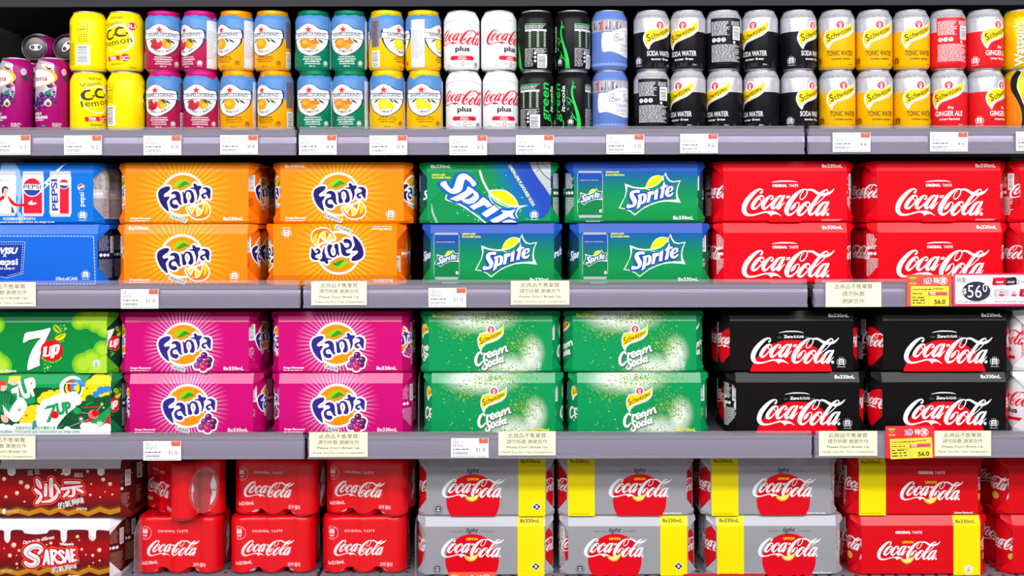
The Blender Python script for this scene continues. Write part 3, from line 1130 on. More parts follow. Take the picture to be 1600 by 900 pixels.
# --- blue and white cream soda can with a grey street photograph band
a = Art()
bl = M((96, 126, 200), .3)
a.rect(-HALF, 70, HALF, 91, M((176, 172, 182)))
rn = random.Random(4)
a.quads([(x, 71 + rn.random() * 3, x + rn.uniform(2, 6), 76 + rn.random() * 13) for x in [-100 + 6.7 * k for k in range(30)]], M((110, 106, 116)))
a.quads([(x, 74 + rn.random() * 6, x + rn.uniform(1, 3), 82 + rn.random() * 8) for x in [-98 + 9.1 * k for k in range(22)]], M((222, 220, 226)))
a.quads([(-48, 70, -44, 90), (40, 70, 44, 88)], M((226, 90, 110)))
lab = [(-46, 66), (-30, 68), (-10, 76), (8, 79), (24, 77), (46, 68), (46, 30), (28, 26), (8, 23), (-10, 27), (-30, 33), (-46, 34)]
a.edge(lab, M((120, 130, 170)), 1.2, 3)
a.spl(lab, M((236, 238, 246)), 3)
a.text('SINCE 1871', 0, 70, 2, DGREY, w=16)
a.stroke([(-24, 52, 1), (-23, 60, 1), (-21, 65, 1), (-16, 65, 1), (-17, 60, 1), (-21, 58.5, 1), (-15, 57, 1), (-16, 52.5, 1), (-22, 52, 1)], NAVY, n=4)
a.text('en', -8.5, 53, 7, NAVY, w=10, shear=.25)
a.stroke([(12, 65, 1), (6, 66, 1), (4, 62, 1), (9, 58.5, 1), (9, 54, 1), (3, 53, 1)], NAVY, n=4)
a.text('haws', 20.5, 53, 7.5, NAVY, w=20, shear=.25)
a.text('CREAM', 0, 42, 6.2, M((96, 120, 180)), w=25)
a.text('SODA', 0, 33.5, 6.2, M((96, 120, 180)), w=22)
a.text('CLASSIC', 0, 28.5, 2.4, DGREY, w=14)
a.quads([(-96 + k * 2.4, 8, -95 + k * 2.4, 11.5 + (k % 3)) for k in range(80)], M((180, 200, 240)))
wrap(a, Art().rect(-24, 14, 24, 88, M((70, 66, 92))).micro(-23, 16, 23, 86, 28, OFFW, 33), HALF)
CANS['blue'] = can_mesh('can_wall', [(200, bl)], a)


# --- mixers: silver shoulder, script badge, colour below
def mixer(key, col, ink, l1, l2, top=None, dark=False):
    sil = M((206, 206, 212), .28, .35)
    a = Art()
    a.micro(-HALF, 72, HALF, 92, 8, M((176, 176, 184)), 31, .3, 0)
    a.micro(-HALF, 94, HALF, 100, 2, M((140, 140, 152)), 32, .5, 0)
    f = Art()
    f.add(schweppes_badge(), cpix(1330, 25, 11.26, 1365.5, 106))
    f.text(l1, 1, 25, 8.8, ink, w=50 if len(l1) > 9 else 46, bold=.016)
    f.text(l2, 2, 17.4, 4.0, ink, w=36, bold=.02)
    if top:
        f.text(top, 4, 38, 4.6, ink, w=10, bold=.02)
    f.text('330ml', 22, 8, 2.4, ink, w=8)
    f.recycle(-42, 17, 14, OFFW if dark else ink, col)
    if dark:
        rn = random.Random(5)
        f.quads([(x, 3 + rn.random() * 3, x + .5, 5 + rn.random() * 9) for x in [-44 + 2.7 * k for k in range(32)]], M((110, 108, 116)))
    a.add(f)
    bp = Art().rect(-31, 10, 31, 94, col)
    bp.add(back_panel(OFFW if key != 'tonic' else BRL, WHITE, DGREY, seed=41))
    wrap(a, bp, HALF)
    CANS[key] = can_mesh('can_wall', [(69, col), (200, sil)], a)


mixer('soda', M((20, 17, 22), .34, 0, .14), WHITE, 'SODA WATER', 'sugar free', dark=True)
mixer('tonic', M((244, 182, 0), .3), M((92, 40, 6)), 'TONIC WATER', 'contains quinine')
mixer('ginger', M((224, 30, 38), .3), WHITE, 'GINGER ALE', 'ginger flavored', 'Dry')

# --- golden tonic can with vertical lettering, and the gold can with a black wave
a = Art()
gold = M((240, 186, 0), .28, .25)
w = Art()
for b_, m_, d_ in ((.03, M((120, 60, 30)), .7), (.02, WHITE, 0)):
    w.text("Watson's", 6 + d_, 46 - d_, 15, m_, w=82, bold=b_, rot=90)
w.text('Tonic Water', 16, 26, 4, M((110, 70, 0)), w=26, rot=90)
w.stroke([(20, 92, .8), (24, 76, .8), (36, 68, .8), (48, 60, .8)], M((255, 225, 120)))
a.add(w)
wrap(a, back_panel(BRL, WHITE, DGREY, seed=51), HALF)
CANS['gold'] = can_mesh('can_wall', [(200, gold)], a)
a = Art()
g2 = M((226, 190, 20), .28, .25)
a.spl([(-60, 4), (-60, 94), (-36, 92), (-30, 80), (-26, 60), (-16, 40), (-12, 20), (-13, 4)], M((240, 128, 0)), 4)
a.stroke([(-22, 103, 12), (-27, 92, 13), (-28, 76, 11), (-20, 58, 8), (-13, 40, 7), (-11, 22, 6), (-13, 4, 5)], BLACK)
a.stroke([(-15, 103, 1.4), (-20, 92, 1.4), (-21, 76, 1.4), (-15, 58, 1.4), (-9, 40, 1.4), (-7.5, 22, 1.4), (-10, 4, 1.4)], WHITE)
for k in range(4):
    a.stroke([(-44 + k * 5, 10, .5), (-36 + k * 4, 36, .5), (-38 + k * 3, 66, .5)], M((255, 170, 60)))
a.text('Original', 22, 74, 9, WHITE, w=34, bold=.03)
a.text('Sparkling', 22, 34, 6, M((120, 80, 0)), w=30, bold=.02)
wrap(a, back_panel(BRL, WHITE, DGREY, seed=52), HALF)
CANS['wave'] = can_mesh('can_wall', [(200, g2)], a)

# --- slim blackcurrant can
RH, RR = 135., 29.
a = Art()
mag = M((164, 6, 108), .28)
sl = M((222, 216, 222), .26, .5)
a.spl([(-60, 40), (-60, 128), (14, 126), (21, 112), (24, 90), (24, 68), (14, 52), (-10, 44), (-30, 40)], sl, 4)
rn = random.Random(8)
pts = []
for k in range(150):
    t = rn.random()
    ang = R(60 - 175 * t)
    pts.append((-6 + (26 + rn.uniform(-5, 5)) * cos(ang), 88 + (36 + rn.uniform(-5, 5)) * sin(ang), rn.uniform(.5, 1.9)))
a.dots(pts[:70], M((150, 20, 120)), 8).dots(pts[70:120], M((70, 20, 90)), 8).dots(pts[120:], M((214, 160, 210)), 8)
a.spl([(4, 70), (16, 76), (23, 70), (20, 62), (8, 60)], M((30, 140, 100)), 3)
a.spl([(-16, 46), (-8, 48), (-4, 42), (-10, 38)], M((30, 140, 100)), 3)
for x, y, r in ((14, 84, 5.5), (-2, 66, 5.5), (8, 61, 6.5), (16, 60, 5), (-12, 58, 6), (-3, 54, 7), (-18, 50, 6), (22, 55, 4), (-8, 44, 5), (5, 45, 3.5)):
    a.ell(x, y, r, r, M((66, 22, 92)), 16)
    a.ell(x - r * .25, y + r * .3, r * .4, r * .35, M((130, 80, 170)), 10)
a.spl([(-12, 113), (12, 112), (26, 102), (22, 90), (0, 82), (-30, 82), (-50, 96), (-36, 110)], M((230, 184, 30)), 4)
a.spl([(-12, 112), (8, 110), (21, 100), (17, 90), (-4, 83), (-30, 84), (-50, 96), (-36, 109)], M((250, 244, 248)), 4)
a.text('Ribena', -12, 92, 9.5, M((160, 10, 60)), w=44, bold=.015)
a.text('SINCE 1938', 4, 104, 1.8, M((190, 120, 140)), w=12)
a.spl([(11, 60), (5, 50), (11, 45), (17, 50)], M((246, 232, 210)), 4)
a.ell(11, 50, 3.8, 3.8, M((120, 70, 10)), 14)
a.text('LIGHTLY', -14, 30, 4.6, WHITE, w=26, bold=.04)
a.text('SPARKLING', -9, 23.5, 4.6, WHITE, w=38, bold=.04)
a.text('BLACKCURRANT', -10, 19.5, 2.4, WHITE, w=26, bold=.02)
a.micro(18, 8, 36, 16, 4, OFFW, 3)
a.ell(2, 10, 4, 2.4, M((50, 140, 110)), 12)
a.spl([(40, 116), (34, 110), (40, 102), (46, 110)], M((230, 190, 216)), 4)
a.text('rich', 40, 109, 3, mag, w=7)
a.spl([(36, 100), (44, 104), (52, 96), (44, 92)], M((60, 60, 60)), 3)
CANS['ribena'] = can_mesh('can_wall', [(200, mag)], a, RH, RR)

LID = lid_mesh('can_lid')
ECH, ECR = 106.5, 32.2
LID_E = lid_mesh('end_can_lid', ECH, ECR)
LID_D = lid_mesh('can_lid_dark', m=ALUD)
LID_S = lid_mesh('can_lid_slim', RH, RR, ALUD)  # slim can ends: shade painted in as a darker metal
TAB_S = tab_mesh('can_tab_slim', RH, RR, ALU)


def foil_mesh(m, at):
    """crimped foil hygiene cap with one torn-down flap at angle `at`"""
    mb = MB()
    n = 72
    rn = random.Random(int(at))
    prof = can_prof(CHT, CR)
    rows = []
    top = []
    for j in range(7):
        ring = []
        for k in range(n):
            th = 2 * pi * k / n
            d = abs((math.degrees(th) - at + 180) % 360 - 180)
            low = 100.8 - .8 * sin(th * 9 + 1) - .5 * sin(th * 17) - max(0, 6.2 * (1 - d / 26))
            z = (110.2, 110.0, 109.2, None, None, None, None)[j]
            if j == 0:
                r = 25.5
            elif j == 1:
                r = 27.4
            elif j == 2:
                r = 28.2
            else:
                z = 109.2 - (109.2 - low) * (j - 2) / 4
                r = max(prof_r(prof, max(z, 60)) + .25, 28.2 if j < 4 else 0) + .12 * sin(th * 24 + j)
            ring.append((r * cos(th) * .001, r * sin(th) * .001, z * .001))
        rows.append(ring)
    v = [p for r_ in rows for p in r_] + [(0, 0, .1098)]
    f = [(j * n + k, j * n + (k + 1) % n, (j + 1) * n + (k + 1) % n, (j + 1) * n + k) for j in range(6) for k in range(n)]
    f += [(len(v) - 1, k, (k + 1) % n) for k in range(n)]
    mb.add(v, f, m, True)
    return mb.mesh('foil_cap')


# ------------------------------------------------------------------ cans showing in the carton ends
def end_can(key, col, logo=None, bands=None, ink=WHITE, bottle=False):
    a = Art()
    if logo:
        f = logo()
        for d in (0, HALF):
            wrap(a, f, d)
    for d in (HALF / 2, -HALF / 2):
        p = Art()
        p.micro(-18, 12, 18, 46, 18, ink, 61, .5)
        p.micro(-18, 62, 4, 90, 14, ink, 62, .5)
        p.barcode(6, 58, 18, 88, WHITE, DGREY, False, 8)
        for x in (-14, -7, 0):
            p.ell(x, 54, 3, 3, WHITE, 14)
        if bottle and d > 0:
            p = Art().spl([(-13, 6), (13, 6), (14, 30), (10, 44), (13, 58), (8, 76), (5, 94), (-5, 94), (-8, 76), (-13, 58), (-10, 44), (-14, 30)], WHITE, 4)
            put(p, coke_logo(RED, reg=False), 810, 445, 0, 50, 25 / 1430)
        wrap(a, p, d)
    CANS[key] = can_mesh('can_wall', bands or [(200, col)], a, ECH, ECR)


def fit(o, lx, ly, cx, cy, k, rot=0):
    return lambda: put(Art(), o(), lx, ly, cx, cy, k, rot)


KF = 1.16 / 10.59
end_can('e_orange', M((244, 112, 0)), fit(lambda: fanta_logo('orange'), 500, 430, 0, 58, .075), ink=M((190, 60, 0)))
end_can('e_grape', M((196, 0, 110)), fit(lambda: fanta_logo('grape'), 500, 430, 0, 58, .075), ink=M((240, 170, 210)))
GRN = M((0, 126, 70))
end_can('e_sprite', GRN, fit(lambda: sprite_word(Art()), 560, 430, 0, 54, .06), bands=[(60, M((8, 92, 62))), (84, M((12, 66, 90))), (200, M((26, 50, 130)))])
end_can('e_coke', M((214, 0, 22)), fit(lambda: coke_logo(WHITE, reg=False), 810, 445, 0, 56, 86 / 1430), bottle=True)
end_can('e_zero', M((20, 17, 19)), lambda: put(Art().ell(0, 42, 34, 37, M((214, 0, 22)), 30), coke_logo(WHITE, reg=False), 810, 445, 0, 56, 86 / 1430))
end_can('e_cream', M((0, 140, 80)), lambda: Art().add(put(Art(), schweppes_badge(), 400, 300, 0, 78, .075)).add(put(Art(), cream_word(Art(), WHITE), 320, 580, 0, 38, .1)), ink=M((180, 220, 120)))
end_can('e_pepsi', M((222, 212, 214)), lambda: pepsi_globe(Art(), 0, 74, 15).text('PEPSI', 0, 40, 13, M((30, 66, 160)), w=48, bold=.03), ink=M((70, 66, 90)))
end_can('e_navy', M((24, 30, 66)), lambda: pepsi_globe(Art(), 0, 74, 15).text('pepsi', 0, 42, 13, WHITE, w=46, bold=.02), ink=M((150, 156, 190)))
end_can('e_seven', M((8, 60, 40)), fit(seven_logo, 400, 450, 0, 56, .07), ink=M((190, 200, 200)))
end_can('e_sarsae', M((92, 14, 20)), lambda: Art().dots([(9 * i - 30, 80 + 7 * (i % 3), 1.6) for i in range(7)], M((230, 180, 150)), 8), ink=M((180, 120, 100)))
end_can('e_light', M((186, 186, 192), .3, .4), lambda: put(Art().ell(0, 46, 34, 44, M((214, 10, 24)), 30), coke_logo(WHITE, reg=False), 810, 445, 0, 56, 86 / 1430), bottle=True)
end_can('e_lemon', M((214, 0, 22)), lambda: put(Art().ell(14, 32, 9, 7, M((226, 196, 70)), 16), coke_logo(WHITE, reg=False), 810, 445, 0, 56, 86 / 1430), bottle=True)

end_can('e_plus', M((240, 240, 243)), lambda: put(Art().text('plus', 0, 34, 9, BLACK, w=27, bold=.035).rect(-20, 20, 22, 26, red), coke_logo(red, reg=False), 810, 445, 0, 60, 92 / 1430), ink=M((190, 60, 70)))

# ------------------------------------------------------------------ carton designs: (carton mesh, logo mesh, end can)
PACK = {}


def pack(key, base, art, logo, can, top=None, flap=None):
    PACK[key] = (carton_mesh('carton', base, art, top, flap), logo_mesh('logo', logo) if logo and logo.it else None, can)


def vol(a, x, y, m=WHITE, t='8x330mL', w=37, h=6):
    return a.text(t, x, y, h, m, w=w, bold=.022)


# orange and grape
for key, base, ray, rn_ in (('orange', (252, 138, 0), (255, 190, 34), 44), ('grape', (206, 0, 116), (244, 168, 216), 52)):
    cx, cz = -.0065, .0525
    mat = rays_mat('carton_rays_' + key, base, ray, cx, cz, rn_ if key == 'orange' else rn_, .030, .100 if key == 'orange' else .078)
    chm = mat
    flapc = M((250, 118, 0)) if key == 'orange' else M((186, 0, 98))
    name = 'Orange Flavoured' if key == 'orange' else 'Grape Flavoured'
    lg = put(Art(), fanta_logo(key), 492, 400, -6.5, 52.5, KF if key == 'orange' else KF * 1.0)
    for var in 'AB':
        a = Art()
        a.text(name, -103, 8.5, 3.3, WHITE, w=37, al='l', bold=.03)
        a.micro(-103, 4, -66, 6.5, 1, WHITE, 3, .5)
        if var == 'A':
            vol(a, 84, 6)
        else:
            vol(a, -86, 101)
            a.recycle(88, 17, 15, WHITE, DRED)
        pack(key + var, mat, a, lg, 'e_orange' if key == 'orange' else 'e_grape', None, flapc)

# lemon-lime, side print with a can
GB = [(0, (0, 134, 66)), (.30, (0, 148, 76)), (.55, (0, 132, 92)), (.74, (0, 106, 138)), (.84, (14, 84, 176)), (1., (46, 78, 184))]
gb = gradz_mat('carton_green_to_blue', .111, GB)
SP = pix(960, 265, 10.59, 993, 348)
a = Art()
KS = 1.16 / 3.6
cp = pix(800, 240, 3.6, 993, 348)
mini = Art()
mini.poly([cp(*p) for p in [(366, 330), (366, 112), (376, 97), (500, 97), (510, 112), (510, 330), (500, 360), (376, 360)]], M((176, 182, 188)))
for y0, y1, c in ((108, 150, (24, 74, 170)), (150, 175, (20, 92, 150)), (175, 200, (10, 108, 120)), (200, 225, (4, 118, 96)), (225, 345, (0, 126, 66))):
    (x0, v1), (x1, v0) = cp(369, y0), cp(507, y1)
    mini.rect(x0, v0, x1, v1, M(c))
put(mini, sprite_logo(M((0, 120, 70))), 560, 400, cp(436, 240)[0], cp(436, 240)[1], .044)
(x0, v0) = cp(380, 148)
mini.text('LEMON-LIME FLAVOURED SODA', x0 + 17, v0 - 1, 1.6, M((240, 240, 150)), w=34)
mini.ell(cp(496, 322)[0], cp(496, 322)[1], 2.4, 3.2, OFFW, 12)
a.add(mini)
tx = cp(526, 112)
a.text('LEMON-LIME', tx[0], tx[1] + 1, 3.1, M((248, 240, 60)), w=24, al='l', bold=.03)
a.text('FLAVOURED SODA', tx[0], tx[1] - 4, 3.1, M((248, 240, 60)), w=34, al='l', bold=.03)
vol(a, 86, 6)
a.micro(-91, 1.5, -57, 4.5, 2, M((180, 220, 200)), 3, .5)
lg = Art().add(sprite_logo(gb), SP)
pack('sprite', gb, a, lg, 'e_sprite', None, None)

# lemon-lime, big diagonal can
grn = M((0, 146, 78))
g = Art()
t = pix(660, 248, 7.273, 764, 347)
g.spl([(100, 520), (128, 440), (300, 292), (480, 200), (640, 130), (740, 75), (780, 10), (1470, -20), (1480, 500), (1250, 612), (1050, 706), (1000, 760), (150, 760), (112, 600)], M((0, 128, 70)), 4)
g.spl([(110, 520), (140, 450), (310, 305), (490, 212), (650, 142), (750, 85), (790, 10), (1460, -20), (1470, 495), (1245, 600), (1045, 694), (990, 760), (160, 760), (122, 600)], M((0, 140, 74)), 4)
STOP = [(0, 138, 80), (0, 132, 100), (0, 124, 132), (4, 112, 168), (16, 98, 186), (28, 84, 188), (34, 70, 178)]
for i_ in range(19):
    x, q_ = 22.5 * i_, i_ / 18 * 6
    j_ = min(int(q_), 5)
    c = tuple(round(STOP[j_][n_] + (STOP[j_ + 1][n_] - STOP[j_][n_]) * (q_ - j_)) for n_ in range(3))
    g.spl([(690 + x, 60), (745 + x, 200), (850 + x, 380), (960 + x, 520), (1050 + x * .8, 660), (1140 + x * .6, 655), (1470, 500), (1470, 60), (1440, 0), (700 + x, -10)], M(c), 4)
g.spl([(1222, -30), (1240, 80), (1300, 190), (1380, 300), (1480, 400), (1480, -40)], M((206, 210, 216), .3, .4), 4)
g.stroke([(1290, -20, 12), (1320, 80, 12), (1380, 170, 14), (1480, 250, 12)], M((120, 124, 130)), n=4)
g.stroke([(1330, -20, 8), (1380, 60, 10), (1440, 100, 10)], M((150, 154, 160)), n=4)
g.stroke([(655, 130, 24), (690, 240, 24), (760, 370, 26), (830, 440, 20), (930, 500, 18), (1060, 528, 18), (1185, 522, 6)], M((226, 232, 230)))
g.stroke([(1185, 522, 8), (1100, 548, 22), (1062, 610, 20), (1085, 670, 6)], M((200, 216, 220)))
g.stroke([(290, 365, 6), (265, 440, 14), (300, 460, 20), (430, 510, 18), (570, 600, 18), (720, 720, 18)], M((232, 238, 236)))
g.stroke([(105, 500, 6), (118, 600, 22), (165, 710, 20)], M((160, 190, 176)))
ln = Art()
ln.spl([(752, 360), (860, 340), (960, 355), (1050, 430), (1090, 524), (1000, 530), (880, 480)], WHITE)
ln.spl([(775, 368), (865, 352), (955, 368), (1035, 435), (1075, 515), (1000, 516), (890, 466)], YEL)
ln.spl([(752, 390), (840, 470), (960, 530), (1080, 528), (1000, 572), (880, 560), (790, 490)], WHITE)
ln.spl([(768, 415), (850, 490), (960, 540), (1050, 537), (990, 558), (890, 545), (800, 480)], grn)
wd = Art()
c_, s_ = cos(R(50)) * 1.24, sin(R(50)) * 1.24
wd.add(sprite_word(Art(), (10, 88, 200)), lambda x, y: (660 + (x - 560) * c_ - (y - 430) * s_ * .86, 480 + (x - 560) * s_ + (y - 430) * c_ * .86))
rn = random.Random(2)
g.dots([(rn.uniform(330, 1200), rn.uniform(160, 700), rn.uniform(4, 11)) for k in range(34)], M((120, 200, 180)), 8)
textd(g, 'LEMON-LIME FLAVOURED SODA', 1115, 300, 34, M((250, 246, 150)), w=545, bold=.03, rot=-59)
a = Art()
bg = Art().add(g, t).clip(-W2, .5, W2, PH)
a.add(bg)
vol(a, -87, 100)
a.text('LEMON LIME', -103, 86, 3.1, M((248, 240, 60)), w=24, al='l', bold=.03)
a.text('FLAVOURED SODA', -103, 81, 3.1, M((248, 240, 60)), w=34, al='l', bold=.03)
a.recycle(82, 15, 14, WHITE, GRN)
lg = Art().add(ln, t).add(wd, t)
pack('spritebig', grn, a, lg, 'e_sprite')

# red cola
cr = M((234, 0, 24), .34)
a = Art()
sil = [(-30, 73), (-31, 60), (-30, 2), (-28, 1), (28, 1), (30, 4), (30, 58), (23, 73)]
a.poly([(-29, 1), (30, 1), (30, 55), (24, 64), (20, 73), (-24, 73), (-29, 64)], M((222, 0, 22), .34))
a.poly(catmull([(-25, 72.5), (-14, 75.4), (0, 76), (14, 75.2), (22, 73), (10, 73.6), (-10, 73.5)], True, 4), WHITE)
a.text('ORIGINAL', -10, 64.5, 4.6, WHITE, w=27, bold=.05).text('TASTE', 15, 64.5, 4.6, WHITE, w=17, bold=.02)
vol(a, 86, 99.5)
a.micro(66, 3, 104, 6, 2, M((250, 190, 195)), 3, .5)
lg = put(Art(), coke_logo(WHITE), 810, 445, 4.6, 36.5, 168 / 1430)
pack('cola', cr, a, lg, 'e_coke')

# black cola
cb = M((15, 12, 14), .4, 0, .13)
a = Art()
disc = Art().ell(-1, -18, 77, 77, M((232, 0, 24)), 70)
disc.clip(-W2, 1, W2, PH)
a.add(disc)
a.poly([(-26, 59), (-31, 50), (-22, 58), (22, 58), (31, 50), (24, 66), (20, 73), (-24, 73)], cb)
a.poly(catmull([(-24, 71), (-12, 74.4), (0, 75), (14, 74.2), (22, 71), (10, 72.6), (-10, 72.5)], True, 4), OFFW)
a.text('Zero', -6, 62, 4.8, WHITE, w=17, bold=.05).text('SUGAR', 13, 62, 4.4, WHITE, w=19, bold=.02)
a.text('TASTE', -22, 62, 2, GREY, w=8).text('FREE', 28, 62, 2, GREY, w=7)
vol(a, 86, 99.5)
a.recycle(90, 19, 15, OFFW, BLACK)
lg = put(Art(), coke_logo(WHITE), 810, 445, 5.5, 39, 160 / 1430)
pack('zero', cb, a, lg, 'e_zero')

# green cream soda with bubbles
t_ = NT('carton_bubbly_green')
w1 = t_.blob(-.022, .098, .068, .026, .75)
w2 = t_.blob(.034, .004, .052, .030, .8)
w3 = t_.blob(.075, .036, .022, .030, .8)
wsum = t_.math('ADD', t_.math('ADD', w1, w2), w3, clamp=True)
cg = t_.done(t_.mix(wsum, (0, 150, 84), (228, 236, 224)))


def bubbles():
    rn = random.Random(11)
    A, B, C, D = [], [], [], []
    for k in range(2300):
        q = rn.random()
        if q < .36:
            x, y = rn.gauss(5, 30), rn.gauss(100, 7)
        elif q < .52:
            x, y = rn.gauss(-45, 22), rn.gauss(72, 9)
        elif q < .80:
            x, y = rn.gauss(58, 16), rn.gauss(48, 14)
        elif q < .93:
            x, y = rn.gauss(10, 34), rn.gauss(6, 6)
        else:
            x, y = rn.uniform(-80, 90), rn.uniform(4, 100)
        if not (-108 < x < 108 and 3 < y < 109):
            continue
        r = rn.uniform(.35, 1.05)
        (A, B, C, D)[rn.choice((0, 0, 1, 1, 2, 3))].append((x, y, r))
    a = Art()
    a.dots(A, M((130, 180, 40)), 7).dots(B, M((70, 140, 30)), 7).dots(C, M((206, 226, 110)), 7).dots(D, M((40, 96, 30)), 7)
    a.dots([(x - r * .2, y + r * .2, r * .4) for x, y, r in A[::2]], M((244, 250, 190)), 5)
    return a


CP = pix(960, 500, 10, 991, 581)
KC = .116
for var in 'AB':
    a = bubbles()
    if var == 'A':
        vol(a, -87, 101, M((248, 236, 60)))
        a.recycle(84, 15, 15, OFFW, GRN)
    else:
        vol(a, 85, 5, M((248, 236, 60)))
    lg = Art()
    word = Art().add(cream_word(Art(), M((70, 80, 50)), 4), lambda x, y: (x + 7, y + 7)).add(cream_word(Art(), WHITE))
    lg.add(word, CP)
    k = 400 / 515 * 10 / 11.26 * .116 * 1.12
    put(lg, schweppes_badge(), 405, 130, CP(318, 135)[0], CP(318, 135)[1], .0925)
    pack('cream' + var, cg, a, lg, 'e_cream')

# blue carton printed with retro cans
pb = M((0, 112, 214))
P = pix(0, 250, 8.205, 49, 348)
g = Art()
g.poly([(0, 0), (150, -10), (260, 130), (300, 330), (240, 640), (310, 700), (260, 800), (200, 620), (230, 480), (195, 360), (0, 300)], M((150, 190, 240)))
g.poly([(840, 20), (770, 60), (700, 140), (640, 200), (560, 280), (600, 300), (540, 380), (640, 290), (610, 270), (720, 170), (800, 60)], WHITE)


def retro(x0, x1, y0, y1):
    g.poly([(x0 + 6, y0 + 4), (x0 + 14, y0), (x1 - 14, y0), (x1 - 6, y0 + 4), (x1, y0 + 60), (x1 + 6, y1 - 50), (x1 - 14, y1), (x0 + 22, y1), (x0, y1 - 50)], M((206, 204, 210)))
    g.poly([(x0 + 10, y0 + 50), (x1 - 10, y0 + 50), (x1 + 2, y0 + 76), (x1 + 2, y1 - 44), (x0 + 4, y1 - 44), (x0 + 2, y0 + 76)], M((246, 240, 240)))


retro(-60, 205, 128, 700)
retro(285, 560, 128, 705)
retro(635, 912, 128, 712)
g.rect(304, 400, 540, 668, M((230, 24, 58)))
sub = pepsi_globe(Art(), 412, -330, 112)
g.add(sub, lambda x, y: (x, -y))
g.rect(300, 295, 528, 366, M((246, 240, 240)))
textd(g, 'PEPSI', 414, 352, 50, M((40, 50, 90)), w=222, bold=.012)
g.rect(768, 330, 884, 670, M((230, 24, 58)))
g.add(pepsi_globe(Art(), 820, -292, 58), lambda x, y: (x, -y))
textd(g, 'PEPSI', 738, 430, 74, M((40, 70, 150)), w=404, bold=.03, rot=92)
# small printed figure in a red and white jacket, arm stretched across to the next can
g.spl([(0, 470), (40, 440), (100, 440), (140, 480), (160, 560), (150, 655), (30, 660), (0, 600)], M((240, 236, 238)), 4)
g.poly([(150, 560), (190, 655), (145, 660)], M((50, 60, 130)))
g.spl([(100, 440), (150, 490), (220, 545), (360, 540), (372, 570), (220, 578), (140, 540)], RED, 4)
g.spl([(-30, 500), (40, 440), (60, 470), (0, 520), (-30, 600)], RED, 4)
g.spl([(360, 545), (400, 500), (415, 495), (420, 530), (465, 530), (462, 548), (400, 560)], M((246, 225, 215)), 4)
g.ell(68, 375, 34, 44, M((222, 176, 160)), 20)
g.spl([(24, 390), (30, 340), (60, 318), (100, 330), (112, 370), (90, 345), (55, 350), (45, 390), (38, 425)], M((60, 52, 56)), 4)
g.rect(50, 405, 80, 450, M((222, 176, 160)))
g.add(pepsi_globe(Art(), 20, -240, 12), lambda x, y: (x, -y))
textd(g, 'pepsi', 85, 248, 14, DGREY, w=66)
g.add(pepsi_globe(Art(), 0, 0, 40), lambda x, y: (1040 + x * cos(.5) - y * sin(.5), 335 - x * sin(.5) - y * cos(.5)))
textd(g, 'pepsi', 1078, 490, 64, WHITE, w=178, bold=.01, rot=90)
textd(g, '特別版罐裝設計 百事可樂汽水', 250, 752, 28, WHITE, w=420, bold=.02)
textd(g, 'Special brand limited edition can design inside', 340, 788, 22, WHITE, w=720, bold=.01)
a = Art().add(g, P)
a.recycle(*P(1060, 690), 15, WHITE, M((0, 112, 214)))
a.clip(-W2, 1, W2, PH)
pack('pepsi', pb, a, None, 'e_pepsi')

# denim blue carton
t_ = NT('carton_denim', .5)
nz = t_.noise(1600, 2)
mp = t_.n.new('ShaderNodeMapping')
mp.inputs['Rotation'].default_value = (0, R(40), 0)
mp.inputs['Scale'].default_value = (500, 500, 2600)
t_.l.new(t_.tc.outputs['Object'], mp.inputs['Vector'])
n2 = t_.n.new('ShaderNodeTexNoise')
n2.inputs['Scale'].default_value = 1
t_.l.new(mp.outputs[0], n2.inputs['Vector'])
f_ = t_.math('ADD', t_.math('MULTIPLY', nz, .4), t_.math('MULTIPLY', n2.outputs[0], .6))
den = t_.done(t_.ramp(f_, [(.36, (0, 70, 186)), (.5, (0, 98, 216)), (.64, (40, 136, 240))]))
P = pix(0, 345, 6.667, 56, 444)
st, navy_b = M((190, 222, 250)), M((18, 56, 168))
g = Art()
pk = [(-215, 205), (260, 205), (235, 535), (70, 580), (-150, 535)]
g.poly(pk, navy_b)
rs = []


def stitched(pts, w=7, dash=16, gap=9):
    for (x0, y0), (x1, y1) in zip(pts, pts[1:]):
        L = hypot(x1 - x0, y1 - y0)
        k = 0
        while k < L:
            e = min(k + dash, L)
            g.stroke([(x0 + (x1 - x0) * k / L, y0 + (y1 - y0) * k / L, w), (x0 + (x1 - x0) * e / L, y0 + (y1 - y0) * e / L, w)], st, n=1, smooth=False, caps=False)
            k += dash + gap


stitched(pk + [pk[0]], 8)
stitched([(-195, 228), (238, 228), (218, 522), (70, 560)], 6)
stitched([(-600, 140), (975, 148), (992, 645), (-600, 640)], 8, 26, 9)
textd(g, 'EVISU', 70, 325, 58, WHITE, w=240, bold=.05, shear=.25)
textd(g, '×', 50, 372, 50, WHITE, bold=.02)
textd(g, 'pepsi', 62, 442, 66, WHITE, w=250, bold=.03)
g.add(pepsi_globe(Art(), 72, -415, 17), lambda x, y: (x, -y))
textd(g, 'LIVE IT LIVE IT', 40, 492, 18, WHITE, w=235, bold=.04)
textd(g, '330mLx8CANS', 695, 606, 34, WHITE, w=230, bold=.015)
a = Art().add(g, P)
a.recycle(*P(892, 545), 14, WHITE, navy_b)
a.clip(-W2, 1, W2, PH)
pack('denim', den, a, None, 'e_navy')

